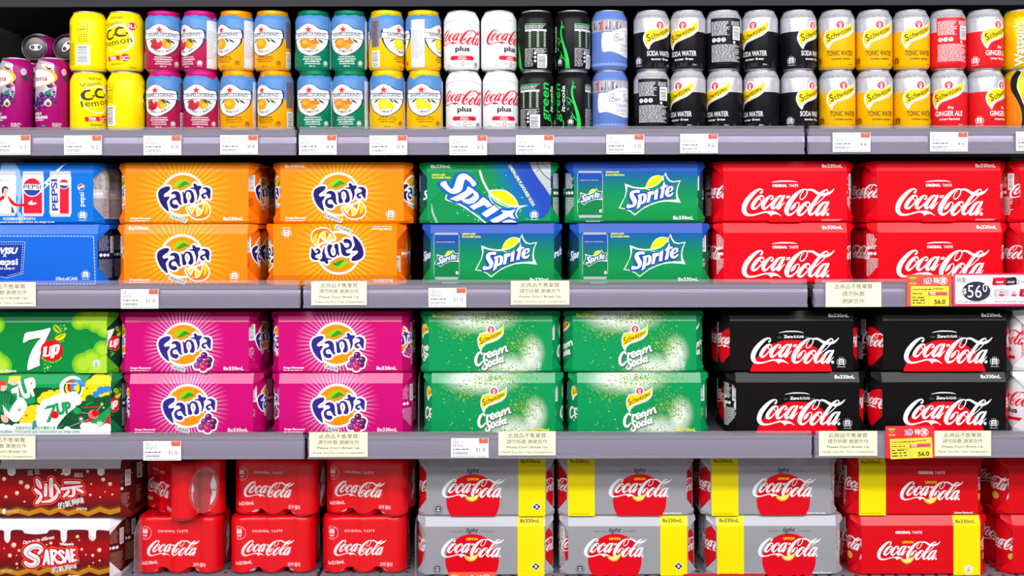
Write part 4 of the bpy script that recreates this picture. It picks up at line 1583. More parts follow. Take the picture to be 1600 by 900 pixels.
# green carton with the big seven
sg = gradz_mat('carton_fresh_green', .111, [(0, (0, 140, 62)), (.5, (0, 136, 58)), (.8, (0, 128, 54)), (1, (0, 150, 84))])
P = pix(0, 470, 3.6, 71, 582)
g = Art()
for c, grow in (((110, 190, 40), 14), ((150, 208, 30), 0), ((176, 220, 50), -14)):
    for x, y, r in ((590, 80, 70), (545, 110, 50), (490, 90, 48), (450, 110, 34), (600, 140, 50), (580, 270, 40), (520, 330, 52), (470, 350, 50), (600, 360, 70), (540, 390, 50), (-20, 130, 36), (0, 360, 56), (-30, 330, 50)):
        if r + grow > 10:
            g.ell(x, y, r + grow, r + grow, M(c), 22)
a = Art().add(g, P)
P7 = pix(30, 500, 10.59, 71, 582)
a.clip(-W2, 1, W2, PH)
vol(a, *P(22, 393), WHITE, '330mLx8cans', 46, 4.6)
a.recycle(*P(545, 345), 15, OFFW, GRN)
pack('seven', sg, a, Art().add(seven_logo(), P7), 'e_seven', None, M((90, 160, 30)))

# white carton covered with a bright illustration
P = pix(0, 580, 6.43, 79, 678)
g = Art()
dk, gr, yl, bu = M((16, 84, 44)), M((20, 158, 86)), M((252, 220, 20)), M((50, 140, 220))
g.rect(-600, -40, 1125, 640, dk)
g.rect(-600, -40, 1125, 150, gr)
for p in ([(-600, 100), (120, 60), (330, 180), (400, 300), (200, 420), (-600, 460)], ):
    g.poly(p, gr)
cloud(g, [(470, 60, 90), (560, 80, 80), (640, 60, 90)], gr)
cloud(g, [(470, 250, 70), (520, 215, 52), (600, 205, 48), (420, 270, 50), (560, 260, 60), (640, 240, 50)], dk)
cloud(g, [(475, 250, 58), (525, 215, 42), (600, 210, 40), (425, 275, 38), (560, 260, 50), (640, 245, 44)], yl)
cloud(g, [(330, 400, 90), (270, 470, 70), (380, 350, 50)], dk)
cloud(g, [(345, 400, 76), (280, 440, 46), (250, 500, 40), (320, 480, 60), (390, 360, 40), (360, 500, 50)], yl)
cloud(g, [(1000, 110, 120), (940, 160, 90), (880, 220, 60), (1100, 150, 60)], dk)
cloud(g, [(1010, 110, 100), (930, 120, 56), (1080, 80, 50), (1110, 140, 40), (900, 170, 56), (860, 240, 46), (980, 190, 60), (1060, 200, 60)], yl)
cloud(g, [(1080, 170, 34), (1030, 180, 40), (980, 220, 34), (1110, 165, 28)], bu)
cloud(g, [(372, 510, 28), (380, 525, 22), (355, 530, 18)], bu)
g.ell(735, 150, 122, 112, WHITE, 34)
g.ell(745, 158, 90, 88, dk, 30)
g.ell(745, 158, 74, 74, yl, 30)
g.spl([(700, 100), (760, 90), (730, 150), (740, 190), (700, 180)], RED, 4)
g.stroke([(850, 120, 50), (800, 95, 46), (745, 130, 40), (745, 175, 26), (775, 180, 14)], bu)
cloud(g, [(560, 280, 50), (620, 270, 60), (690, 260, 56), (750, 250, 60), (490, 330, 70), (440, 380, 60), (420, 450, 50), (440, 500, 60), (540, 420, 120), (640, 380, 110), (560, 500, 100), (790, 280, 50), (700, 330, 80), (480, 560, 60), (640, 480, 90)], WHITE)
g.spl([(590, 580), (640, 470), (760, 360), (870, 300), (1000, 260), (1125, 240), (1125, 480), (1000, 520), (830, 540), (760, 590)], dk, 4)
g.poly([(1125, 340), (1020, 420), (900, 520), (860, 580), (1125, 580)], gr)
g.poly([(1115, 410), (1060, 520), (1125, 530)], RED)
g.poly([(830, 350), (1005, 336), (1000, 354), (840, 356)], RED)
g.poly([(860, 505), (920, 455), (960, 470), (900, 510)], RED)
g.ell(955, 420, 52, 46, M((255, 120, 100)), 28)
g.ell(972, 410, 36, 34, RED, 22)
g.ell(790, 385, 40, 34, gr, 24)
g.ell(920, 265, 46, 42, M((10, 100, 50)), 24)
g.ell(1040, 318, 15, 15, M((190, 220, 40)), 14)
g.poly([(830 + x, 466 - y) for x, y in star(0, 0, 34, .22, 8)], WHITE)
g.poly([(1058 + x, 354 - y) for x, y in star(0, 0, 14, .3, 6)], WHITE)
g.stroke([(720, 540, 3), (905, 470, 3)], WHITE, n=1).stroke([(830, 400, 3), (905, 412, 3)], WHITE, n=1).stroke([(990, 385, 3), (1035, 330, 3)], WHITE, n=1)
g.stroke([(870, 335, 10), (905, 315, 16), (955, 300, 6)], gr, n=4)
g.stroke([(600, 580, 8), (615, 550, 14), (655, 525, 6)], gr, n=4)
for x, y in ((280, 430), (890, 160)):
    g.poly([(x + p, y - q) for p, q in star(0, 0, 17)], M((200, 40, 30)))
cloud(g, [(860, 540, 40), (910, 535, 40), (960, 545, 34), (1010, 555, 40), (1090, 560, 50), (690, 580, 40), (740, 600, 36), (240, 540, 40), (300, 545, 44), (180, 560, 50), (100, 570, 50), (40, 560, 50), (-40, 550, 60), (400, 590, 50)], WHITE)
g.rect(-600, 568, 1125, 640, WHITE)
# illustrated figure with red hair and striped green sleeves, holding lettering
pnk = M((250, 190, 180))
g.rect(95, 40, 215, 110, M((252, 214, 60)))
g.spl([(105, 100), (150, 80), (190, 110), (150, 128)], pnk, 4)
g.spl([(-30, 180), (60, 170), (130, 210), (170, 260), (120, 330), (60, 300), (80, 420), (40, 430), (-30, 330)], M((20, 110, 60)), 4)
for k in range(5):
    g.stroke([(-20 + k * 34, 190 + k * 8, 9), (10 + k * 22, 280 + k * 10, 9), (k * 18, 380 + k * 6, 9)], M((30, 160, 90)), n=3)
g.spl([(25, 430), (70, 430), (100, 470), (90, 500), (40, 490)], pnk, 4)
g.spl([(110, 400), (180, 280), (240, 250), (290, 330), (260, 400), (210, 480), (150, 490)], WHITE, 4)
g.poly([(190, 385), (215, 345), (230, 385)], M((150, 170, 160)))
g.poly([(40, 320), (160, 460), (150, 495), (60, 420)], M((240, 236, 230)))
g.ell(45, 140, 42, 46, pnk, 22)
g.spl([(-20, 150), (-10, 95), (40, 80), (75, 105), (70, 130), (30, 125), (20, 170), (0, 195)], M((222, 40, 50)), 4)
for s_, ms in ((12, (M((20, 90, 50)),)), (0, (WHITE,))):
    m_ = ms[0]
    g.poly([(124 - s_, 172), (200 + s_, 128), (216, 285), (190, 305), (188, 205), (135, 210)], m_)
g.ell(234, 206, 17, 17, RED, 16)
textd(g, 'UP', 325, 232, 160, WHITE, w=170, bold=.06, rot=18)
g.poly([(455, 372), (490, 335), (585, 312), (520, 495), (480, 502), (545, 352)], gr)
g.ell(566, 424, 40, 38, RED, 26)
textd(g, 'UP', 665, 410, 105, gr, w=150, bold=.06, rot=8)
textd(g, '限量版特別包裝設計罐裝七喜', 375, 570, 26, gr, w=400, bold=.02)
textd(g, 'Third special pack limited edition can design inside', 490, 602, 24, gr, w=650, bold=.015)
textd(g, '330mLx8cans', 60, 602, 26, gr, w=170, bold=.02)
a = Art().add(g, P)
a.recycle(*P(1018, 520), 13, M((226, 232, 228)), M((150, 190, 165)))
a.clip(-W2, 1, W2, PH)
pack('sevenart', M((20, 150, 84)), a, None, 'e_seven', None, M((0, 110, 60)))

# dark red root-beer style cartons with white drips
sr = gradz_mat('carton_dark_red', .111, [(0, (78, 18, 20)), (.18, (92, 16, 20)), (.38, (150, 12, 20)), (.52, (176, 6, 16)), (.75, (120, 14, 22)), (.95, (84, 16, 24))])


def drips(x0, pts, depth):
    """pts in mm: (centre, half width, length) hanging from the folded edge"""
    a = Art()
    p = [(-W2, PH), (-W2, depth)]
    for cx, hw, ln_ in pts:
        p += [(cx - hw - 5, depth + 2), (cx - hw, depth - 2), (cx - hw * .9, depth - ln_ * .7), (cx, depth - ln_), (cx + hw * .9, depth - ln_ * .7), (cx + hw, depth - 2), (cx + hw + 5, depth + 2)]
    p += [(W2, depth), (W2, PH)]
    q = [p[0]] + catmull(p[1:-1], False, 4) + [p[-1]]
    a.poly(q, M((240, 236, 240)))
    return a


def sarsae_common(P, bubbles_, dr):
    a = Art()
    for y0, hh, col in ((20, 0, 0), ):
        zz = [(-112, 19), (-96, 15), (-80, 20), (-58, 14), (-36, 21), (-20, 15), (-2, 22), (14, 14), (34, 20), (52, 13), (74, 22), (92, 16), (112, 21)]
        a.poly([(x, y) for x, y in zz] + [(x, y - 9) for x, y in zz[::-1]], M((206, 134, 24)))
        rn = random.Random(3)
        dd, db = [], []
        for k in range(len(zz) - 1):
            (xa, ya), (xb, yb) = zz[k], zz[k + 1]
            nst = int((xb - xa) / 1.7)
            for i in range(nst):
                x, y = xa + (xb - xa) * i / nst, ya + (yb - ya) * i / nst
                for j in range(3):
                    dd.append((x, y + 1 + j * 1.7, .62 - j * .13))
                    db.append((x + .8, y - 8.6 + j * 1.7, .62 - j * .13))
        a.dots(dd, M((206, 134, 24)), 4).dots(db, M((84, 22, 18)), 4)
    a.add(drips(0, *dr))
    for x, y, r in bubbles_:
        X, Y = P(x, y)
        a.ell(X, Y, r, r, M((226, 150, 110)), 16)
        a.ell(X + r * .1, Y + r * .1, r * .78, r * .78, M((250, 214, 180)), 14)
        a.ell(X + r * .3, Y + r * .35, r * .3, r * .3, WHITE, 8)
    return a


K5 = S0 * 1000 * 1.025
P = pix(0, 650, 3.6, 93, 806, K5)
bub = [(20, 337, 4), (115, 356, 4.4), (92, 416, 4), (30, 437, 3), (375, 292, 4), (345, 310, 2), (490, 295, 3), (577, 341, 3.8), (616, 366, 4), (505, 427, 2.5), (588, 410, 1.4), (510, 366, 2), (150, 380, 5), (134, 464, 2), (560, 440, 1.6), (308, 288, 1.6), (628, 425, 2)]
a = sarsae_common(P, bub, ([(-90, 8, 14), (12, 8, 14), (76, 7, 14)], 94))
hz = Art()
T8 = pix(30, 735, 13.333, 93, 806, K5)
strokes = [[(365, 135, 60), (400, 210, 100), (440, 290, 60)], [(325, 330, 50), (385, 390, 74), (440, 430, 50)], [(450, 480, 60), (405, 560, 72), (355, 615, 56)], [(548, 235, 64), (538, 450, 70)], [(660, 125, 78), (655, 300, 84), (660, 460, 84)], [(742, 240, 56), (790, 320, 50), (840, 398, 44)], [(792, 395, 40), (765, 475, 62), (650, 565, 62), (470, 592, 36)],
           [(955, 190, 62), (1248, 190, 50)], [(885, 322, 62), (1298, 264, 44)], [(1128, 310, 70), (1130, 420, 62), (1100, 468, 52), (1025, 476, 36)], [(1022, 372, 56), (975, 430, 64), (920, 478, 44)], [(1200, 332, 44), (1260, 355, 60), (1320, 392, 44)]]
for gw, m_ in ((46, M((250, 130, 90))), (36, M((214, 0, 12)))):
    for s_ in strokes:
        hz.stroke(s_, m_, gw, 4)
for s_ in strokes:
    hz.stroke(s_, WHITE, 0, 4)
    hz.stroke([(x - 3, y + 6, w_ * .38) for x, y, w_ in s_], M((216, 196, 204)), 0, 4)
for i, ch in enumerate('屈臣'):
    a.text(ch, *P(168 + 42 * i, 315 - 6 * i), 7.5, M((220, 200, 200)), bold=.02, rot=8)
a.text('屈臣氏', *P(440, 325), 6, M((220, 200, 200)), w=16, bold=.03)
for i, ch in enumerate('的氣夠味'):
    a.text(ch, *P(345 + 37 * i, 500 - 9 * i), 9, WHITE, bold=.03, rot=12)
a.text('沙示汽水', *P(458, 512), 4, WHITE, w=20, bold=.04)
a.text('8', *P(20, 530), 8, WHITE, bold=.06)
a.text('罐裝優惠', *P(70, 527), 4.4, M((230, 190, 110)), w=22, bold=.02)
pack('sarsaecn', sr, a, Art().add(hz, T8), 'e_sarsae', M((236, 232, 238)), M((120, 20, 26)))

P = pix(0, 800, 7.273, 76, 900, K5)
bub = [(148, 342, 5), (104, 460, 4), (208, 403, 3), (182, 555, 2.6), (570, 320, 3), (522, 340, 1.6), (872, 247, 3.4), (1030, 268, 4.2), (1120, 400, 4.2), (1046, 460, 3), (922, 393, 2.6), (968, 453, 1.6), (1124, 520, 2), (1050, 545, 1.6), (893, 290, 1.4), (190, 600, 1.6), (1006, 583, 1.4), (40, 378, 1.4), (180, 458, 1.4)]
a = sarsae_common(P, bub, ([(-78, 6, 22), (-25, 22, 6), (27, 6, 22), (80, 7, 19)], 89))
a.text('Dare to be different', *P(435, 300), 6.2, WHITE, w=60, bold=.02, shear=.4, rot=10)
a.text("Watson's", *P(750, 345), 4.6, WHITE, w=26, bold=.05)
for i, ch in enumerate('的氣夠味'):
    a.text(ch, *P(620 + 72 * i, 650 - 14 * i), 8.6, WHITE, bold=.03, rot=8)
a.text('Sarsae', *P(830, 705), 4, WHITE, w=20, bold=.05)
a.text('罐裝優惠', *P(66, 655), 5, M((230, 190, 110)), w=20, bold=.02)
lg = Art()
word = Art()
Sx = [(440, 430, 40), (470, 390, 40), (420, 355, 60), (340, 370, 64), (295, 420, 70), (340, 460, 72), (410, 500, 74), (400, 555, 60), (330, 570, 50), (285, 540, 40)]
letters = [[(490, 560, 26), (510, 480, 30), (525, 400, 34), (535, 470, 34), (548, 550, 34)], [(505, 520, 18), (545, 510, 18)],
           [(590, 555, 34), (578, 400, 34)], [(580, 405, 28), (630, 410, 30), (620, 460, 26), (585, 480, 24)], [(600, 480, 26), (655, 545, 30)],
           [(720, 430, 24), (690, 405, 28), (665, 430, 32), (700, 470, 32), (720, 510, 32), (690, 545, 28), (665, 530, 22)],
           [(735, 535, 22), (750, 460, 26), (760, 392, 30), (775, 460, 30), (788, 530, 28)], [(745, 500, 16), (780, 494, 16)],
           [(820, 525, 30), (805, 395, 30)], [(805, 400, 24), (845, 395, 22)], [(810, 460, 20), (845, 454, 20)], [(820, 520, 24), (862, 512, 22)]]
for gw, m_ in ((26, M((250, 130, 90))), (20, M((214, 0, 12)))):
    word.stroke(Sx, m_, gw, 4)
    for s_ in letters:
        word.stroke(s_, m_, gw, 4, smooth=len(s_) > 3)
word.stroke(Sx, WHITE, 0, 4)
word.stroke([(x + 10, y + 10, w_ * .3) for x, y, w_ in Sx], M((206, 186, 196)), 0, 4)
for s_ in letters:
    word.stroke(s_, WHITE, 0, 4, smooth=len(s_) > 3)
lg.add(word, P)
pack('sarsaeen', sr, a, lg, 'e_sarsae', M((240, 236, 240)), M((236, 226, 232)))

# silver and red lemon cartons with a yellow price band
sv = M((168, 168, 174), .36, .25)
svt = M((186, 186, 194), .4, .0)
yb = M((255, 234, 0))


def lemon_slice(a, cx, cy, k):
    o = [(-13, 2), (-8, -4), (0, -6), (8, -2), (13, 8), (4, 5), (-4, 3)]
    a.spl([(cx + x * k, cy + y * k) for x, y in o], M((232, 200, 40)), 4)
    a.spl([(cx + x * k * .82 + .6, cy + y * k * .72 + .8) for x, y in o], M((250, 238, 130)), 4)
    return a


def lemon_pack(key, base, top, side, silver, flav=True, flap=None):
    a = Art()
    x0 = (-110, -60) if side == 'l' else (60, 110)
    cx = 24 if side == 'l' else -25
    a.rect(x0[0], .6, x0[1], PH, yb)
    vol(a, sum(x0) / 2 - 2, 99.5 if silver else 97, M((110, 70, 20)) if not silver else M((60, 56, 30)))
    if silver:
        d = Art().ell(cx, 29, 50, 50, M((226, 0, 26)), 56).clip(-W2, 1, W2, PH)
        a.add(d)
        a.text('light', cx, 82, 8, BLACK, w=24, bold=.012, shear=.35)
        a.text('CRISP TASTE', cx - 28, 82.5, 2.2, DGREY, w=22).text('NO CALORIES', cx + 28, 82.5, 2.2, DGREY, w=22)
    else:
        a.text('ORIGINAL', cx - 9, 78, 4.6, WHITE, w=29, bold=.05).text('TASTE', cx + 17, 78, 4.6, WHITE, w=19, bold=.015)
    a.text('LEMON', cx, 67.5 if silver else 60, 4.2, M((255, 226, 20)), w=21, bold=.03)
    lg = put(Art(), coke_logo(WHITE), 810, 445, cx + 1, 53 if silver else 46.5, 118 / 1430)
    lemon_slice(lg, cx - 1, 34 if silver else 28, 1.)
    if side == 'r':
        a.recycle(-90, 14, 15, DGREY if silver else WHITE, WHITE if silver else RED) if silver else a.recycle(88, 12, 15, WHITE, DGREY)
        if silver:
            X = 94
            a.poly([(X - 9, 18), (X, 26), (X + 9, 18), (X, 10)], WHITE)
            a.poly([(X - 7.4, 18), (X, 24.4), (X + 7.4, 18), (X, 11.6)], BLACK)
            a.poly([(X - 4, 20), (X + 3, 21), (X + 1, 18), (X + 4, 17), (X - 3, 14), (X - 1, 18)], WHITE)
    else:
        a.micro(-106, 3, -66, 5.5, 2, M((150, 130, 0)), 3, .5)
        a.text('Lemon Flavoured', 85, 4, 3.2, WHITE, w=34, bold=.03)
    pack(key, base, a, lg, 'e_light' if silver else 'e_lemon', top, flap)


lemon_pack('silverR', sv, svt, 'r', True, flap=M((200, 196, 206), .3, .3))
lemon_pack('silverL', sv, svt, 'l', True, flap=M((200, 196, 206), .3, .3))
crl = M((224, 6, 22), .36)
lemon_pack('redL', crl, crl, 'l', False)
lemon_pack('redR', crl, crl, 'r', False)
PACK['plus'] = (carton_mesh('carton', M((240, 240, 243)), put(Art().text('plus', 0, 20, 12, BLACK, bold=.03), coke_logo(red, reg=False), 810, 445, 0, 60, 160 / 1430)), None, 'e_plus')


# ------------------------------------------------------------------ shelving
DECKS = {1: .1694, 2: -.1102, 3: -.3816, 4: -.658}
RAILT = {1: .1618, 2: -.1106, 3: -.3795, 4: -.664}
CLRT = {1: .1738, 2: -.0992, 3: -.3693, 4: -.655}
BAYS = {1: ((-160, 463), (466.5, 1258), (1262.5, 1780)), 2: ((-160, 469), (473, 1262), (1271, 1780)),
        3: ((-160, 475), (479.5, 1268.5), (1271.5, 1780)), 4: ((-160, 478), (482, 1272), (1275, 1780))}
YL = -.035
LS = S0 * (1 + YL / DIST)
LX = lambda px: (px - PCX) * LS
LZ = lambda py: (PCY - py) * LS

t_ = NT('shelf_powder_coat', .45, 0, .4)
DECKM = t_.done((96, 94, 102))
t_ = NT('shelf_perforated_steel', .4, .2, .5)
vx = t_.math('SUBTRACT', t_.math('FRACT', t_.math('MULTIPLY', t_.x, 40.)), .5)
vy = t_.math('SUBTRACT', t_.math('FRACT', t_.math('MULTIPLY', t_.y, 40.)), .5)
dd = t_.math('SQRT', t_.math('ADD', t_.math('MULTIPLY', vx, vx), t_.math('MULTIPLY', vy, vy)))
PERF = t_.done(t_.mix(t_.math('LESS_THAN', dd, .16), (150, 146, 156), (40, 38, 44)))
RAILM = M((128, 119, 142), .24, .25, .5)
RAILD = M((92, 84, 108), .3, .15, .6)
DARK = M((30, 28, 32), .5)
ROWN = {1: 'loose cans', 2: 'orange and red cartons', 3: 'pink and black cartons', 4: 'lowest cartons'}
BAYN = ('left', 'centre', 'right')
SHELF_TXT = {1: 'carrying the loose cans', 2: 'holding the orange and red cartons', 3: 'holding pink, green and black cartons', 4: 'at the base holding silver cartons and six-packs'}
for row in (1, 2, 3, 4):
    for bi, (p0, p1) in enumerate(BAYS[row]):
        x0, x1 = LX(p0), LX(p1)
        root = obj('shelf', None)
        root.location = ((x0 + x1) / 2, 0, DECKS[row])
        h = (x1 - x0) / 2
        dz = RAILT[row] - DECKS[row]
        tag(root, '%s bay of grey shelf %s' % (('leftmost', 'middle wide', 'rightmost')[bi], SHELF_TXT[row]), 'shelf', 'gondola shelves')
        mb = MB()
        mb.box(-h + .001, h - .001, -.027, .455, -.022, 0, PERF if row == 4 else DECKM)
        mb.box(-h + .001, h - .001, -.027, -.015, -.034, -.022, DECKM)
        obj('deck', mb.mesh('shelf_deck'), root)
        mb = MB()
        t, b = dz, dz - .0385
        prof = [(-.0425, t), (-.0475, t + .001), (-.0488, t - .001), (-.0488, t - .004), (-.0462, t - .006), (-.0476, t - .012), (-.0484, t - .017), (-.0480, t - .022), (-.0462, t - .028), (-.0450, t - .032), (-.0500, t - .0335), (-.0500, b), (-.0425, b)]
        mb.prism_x([(y + .015, z) for y, z in prof], -h, h, RAILM)
        obj('ticket_rail', mb.mesh('ticket_rail'), root)
        mb = MB()
        ct = CLRT[row] - DECKS[row]
        mb.box(-h + .002, h - .002, -.0366, -.0356, b + .001, ct, CLEAR)
        obj('clear_cover', mb.mesh('clear_cover'), root)
# shelf over the top row
root = obj('shelf', None)
root.location = (0, .066, .4245)
tag(root, 'dark shelf edge overhanging the top row of cans', 'shelf', 'gondola shelves')
mb = MB()
mb.box(-1.1, 1.1, -.042, .385, 0, .022, M((30, 28, 34), .6))
obj('deck', mb.mesh('upper_deck'), root)
mb = MB()
mb.prism_x([(-.0425, .012), (-.05, .012), (-.05, -.026), (-.0425, -.026)], -1.1, 1.1, M((44, 42, 50), .5))
obj('ticket_rail', mb.mesh('upper_rail'), root)

mb = MB()
mb.box(-1.25, 1.25, .46, .48, -.78, .75, M((11, 10, 12), .8))
struct('wall_back', mb.mesh('back_panel'))
mb = MB()
mb.box(-4, 4, -4.5, 1.0, -.80, -.78, M((176, 172, 168), .35))
struct('floor', mb.mesh('floor_slab'))
mb = MB()
mb.box(-1.1, 1.1, -.03, .45, -.78, -.692, M((110, 106, 116), .5))
struct('baseboard_front', mb.mesh('kick_plate'))


def divider(px, y0, row, txt, hgt=.105):
    o = []
    for q in range(0, 91, 10):
        o.append((y0 + .03 - .03 * sin(R(q)), hgt - .03 + .03 * cos(R(q))))
    o = [(y0 + .3, hgt), (y0 + .03, hgt)] + o[1:] + [(y0, 0), (y0 + .3, 0)]
    mb = MB()
    mb.prism_x(o, -.001, .001, CLEAR)
    d = obj('shelf_divider', mb.mesh('shelf_divider'), None, (WX(px, y0), 0, DECKS[row] + .0003))
    tag(d, txt, 'divider', 'clear shelf dividers')


divider(209, .035, 4, 'clear plastic divider standing between brown cartons and red six-packs')
divider(648, .05, 4, 'clear plastic divider between red six-packs and silver cartons')
divider(653.5, .03, 3, 'clear plastic divider between pink cartons and green cartons')


# ------------------------------------------------------------------ placing cans and cartons
CANGROUP = 'drink cans standing two high on the top shelf'


def place_can(design, px, base_z, theta, label, y=CR * .001, lid=None, foil=None, group=CANGROUP, rad=CR):
    o = obj('drink_can', CANS[design])
    o.location = (WX(px, y), y, base_z)
    o.rotation_euler = (0, 0, R(theta))
    tag(o, label, 'can', group)
    obj('lid', lid or LID, o)
    if foil:
        f = obj('foil_cap', foil_mesh(*foil), o)
        f['label'] = 'crinkled foil cap'
    return o


Z1 = DECKS[1] + .0002
Z2 = Z1 + .1098
FPK, FOR, FGR, FYE = (M(c, .34, .35) for c in ((206, 20, 120), (246, 160, 10), (0, 120, 84), (246, 206, 10)))
UP = [
    ('lemon', 139.5, 182, 'yellow lemon can turned to its barcode, in the upper tier', None),
    ('lemon', 196.5, 4, 'yellow lemon can facing front with red flash, upper tier', None),
    ('pom', 256.5, 10, 'blue and crimson pomegranate can in upper tier beside the yellow lemon can', (FPK, 200)),
    ('pom', 313.2, -36, 'blue and crimson can turned left showing a white sticker, upper tier', (FPK, 325)),
    ('aran', 370, -34, 'blue and orange can showing a white sticker on its right side, upper tier', (FOR, 310)),
    ('aran', 426.7, 160, 'blue and orange can showing its barcode edge on the right, upper tier', (FOR, 40)),
    ('clem', 490.5, 0, 'blue and green clementine can, first of two in upper tier', (FGR, 100)),
    ('clem', 546.5, -6, 'blue and green clementine can in upper tier next to the lemon can with barcode', (FGR, 100)),
    ('limo', 604.5, 56, 'blue and yellow can turned to its barcode, upper tier', (FYE, 290 - 56)),
    ('limo', 662, -109, 'blue and yellow can showing a tall white sticker, upper tier', (FYE, 300 + 109)),
    ('plus', 722, 0, 'white cola can with red script centred on it, upper tier', None),
    ('plus', 780, 36, 'white cola can with red script turned right, upper tier beside black can', None),
    ('green', 838, -15, 'black can showing green-lined nutrition table, upper tier', None),
    ('green', 895, 27, 'black can with green vine in the middle, upper tier', None),
    ('blue', 952.5, 52, 'pale blue cream soda can in the upper tier', None),
    ('soda', 1018.5, 20, 'black soda water can with whole yellow badge, upper tier beside the pale blue can', None),
    ('soda', 1075, -26, 'black soda water can with badge at its left and small print at right, upper tier', None),
    ('soda', 1131, 180, 'black soda water can turned to its barcode, upper tier', None),
    ('soda', 1187.5, -35, 'black soda water can just right of the upper one showing its barcode', None),
    ('soda', 1247.5, 37, 'black soda water can next to the yellow tonic cans, upper tier', None),
    ('tonic', 1307.5, -5, 'yellow tonic water can, upper tier, beside the black soda can', None),
    ('tonic', 1365.5, 0, 'yellow tonic water can, upper tier, middle of three', None),
    ('tonic', 1423.5, 5, 'yellow tonic water can, upper tier, beside the red can with barcode', None),
    ('ginger', 1480.5, 180, 'red ginger ale can turned to its barcode, upper tier', None),
    ('ginger', 1538, 23, 'red ginger ale can facing front in the upper tier', None),
    ('gold', 1595.5, -27, 'golden can with white lettering running upward, upper tier at far right', None)]
LO = [
    ('lemon', 139.5, 56, 'yellow lemon can with lettering cut at right edge, lower tier', None),
    ('lemon', 198, 141, 'yellow lemon can with barcode at its lower left, lower tier', None),
    ('pom', 258.5, 171, 'blue and crimson pomegranate can in lower tier beside the yellow lemon can', (FPK, 20)),
    ('pom', 315.5, 5, 'blue and crimson pomegranate can in lower tier beside the orange one', (FPK, 320)),
    ('aran', 373, -8, 'blue and orange can facing front squarely, lower tier', (FOR, 60)),
    ('aran', 431.5, 149, 'blue and orange can turned left with print at right, lower tier', (FOR, 90)),
    ('clem', 493, -4, 'blue and green clementine can, lower tier, beside the orange can', (FGR, 90)),
    ('clem', 548, -14, 'blue and green clementine can, lower tier, beside the yellow lemon soda', (FGR, 90)),
    ('limo', 606, 0, 'blue and yellow can facing front with flap of foil at right, lower tier', (FYE, 310)),
    ('limo', 664, 0, 'blue and yellow can facing front with flap of foil at left, lower tier', (FYE, 235)),
    ('plus', 725, 0, 'white cola can with red script, lower tier, beside the lemon soda', None),
    ('plus', 782.5, 8, 'white cola can with red script, lower tier, beside the black can', None),
    ('green', 839.5, 150, 'black can with green script climbing its right side, lower tier', None),
    ('green', 896, 62, 'black can with green vine and white lettering, lower tier', None),
    ('blue', 953.5, 35, 'pale blue cream soda can in the lower tier', None),
    ('soda', 1018.5, 180, 'black soda water can turned to its barcode, lower tier', None),
    ('soda', 1075, -42, 'black soda water can right of the lower one showing its barcode', None),
    ('soda', 1132, -43, 'black soda water can with small print at right, lower tier', None),
    ('soda', 1190, -52, 'black soda water can in lower tier, second from the yellow tonic cans', None),
    ('soda', 1248, 32, 'black soda water can next to the yellow tonic cans, lower tier', None),
    ('tonic', 1308, 4, 'yellow tonic water can, lower tier, beside the black soda can', None),
    ('tonic', 1366, 4, 'yellow tonic water can, lower tier, middle of three', None),
    ('tonic', 1424, 9, 'yellow tonic water can, lower tier, beside the red can', None),
    ('ginger', 1482, -21, 'red ginger ale can, lower tier, beside the yellow tonic can', None),
    ('ginger', 1539.5, 33, 'red ginger ale can, lower tier, beside the golden can with black wave', None),
    ('wave', 1597, 0, 'golden can with a black and orange wave, lower tier at far right', None)]
for z, L in ((Z1, LO), (Z2, UP)):
    for d, px, th, lab, foil in L:
        if foil:
            foil = (foil[0], foil[1] - th - 180 + 180)
        place_can(d, px, z, th, lab, lid=(LID_D if d == 'green' else LID), foil=foil)
for px, th, y, lab in ((26, -30, .029, 'slim purple blackcurrant can cut by the left edge of the photo'), (82.5, -14, .029, 'slim purple blackcurrant can beside the yellow lemon cans'),
                       (47, 10, .092, 'slim purple blackcurrant can behind the gap between two front ones'), (101, -20, .092, 'slim purple blackcurrant can hidden behind one beside the yellow cans'), (-9, 0, .092, 'slim purple blackcurrant can in second row at far left'), (104, 0, .25, 'slim purple blackcurrant can deep in shadow under the tilted-ring-pull can'), (104, 20, .33, 'slim purple blackcurrant can deepest of all in the shadow')):
    place_can('ribena', px, Z1, th, lab, y=y, lid=LID_S, group='slim blackcurrant cans')
for px, sp, y, lab in ((54, 90, .075, 'slim can lying on its side with a level ring pull, end towards us'), (103, 40, .075, 'slim can lying on its side with a tilted ring pull beside yellow can')):
    o = obj('drink_can', CANS['ribena'])
    o.rotation_mode = 'XYZ'
    o.rotation_euler = (R(90), R(sp), 0)
    o.location = (WX(px, y), y + RH * .001, Z1 + RH * .001 + RR * .001 + .0006)
    tag(o, lab, 'can', 'slim cans lying on the blackcurrant cans')
    l = obj('lid', LID_S, o)
    l['label'] = 'metal can end with shade put into its colour'
    tb = obj('pull_tab', TAB_S, l)

PACKGROUP = {2: 'cartons of cans on the second shelf', 3: 'cartons of cans on the third shelf', 4: 'cartons of cans on the bottom shelf'}


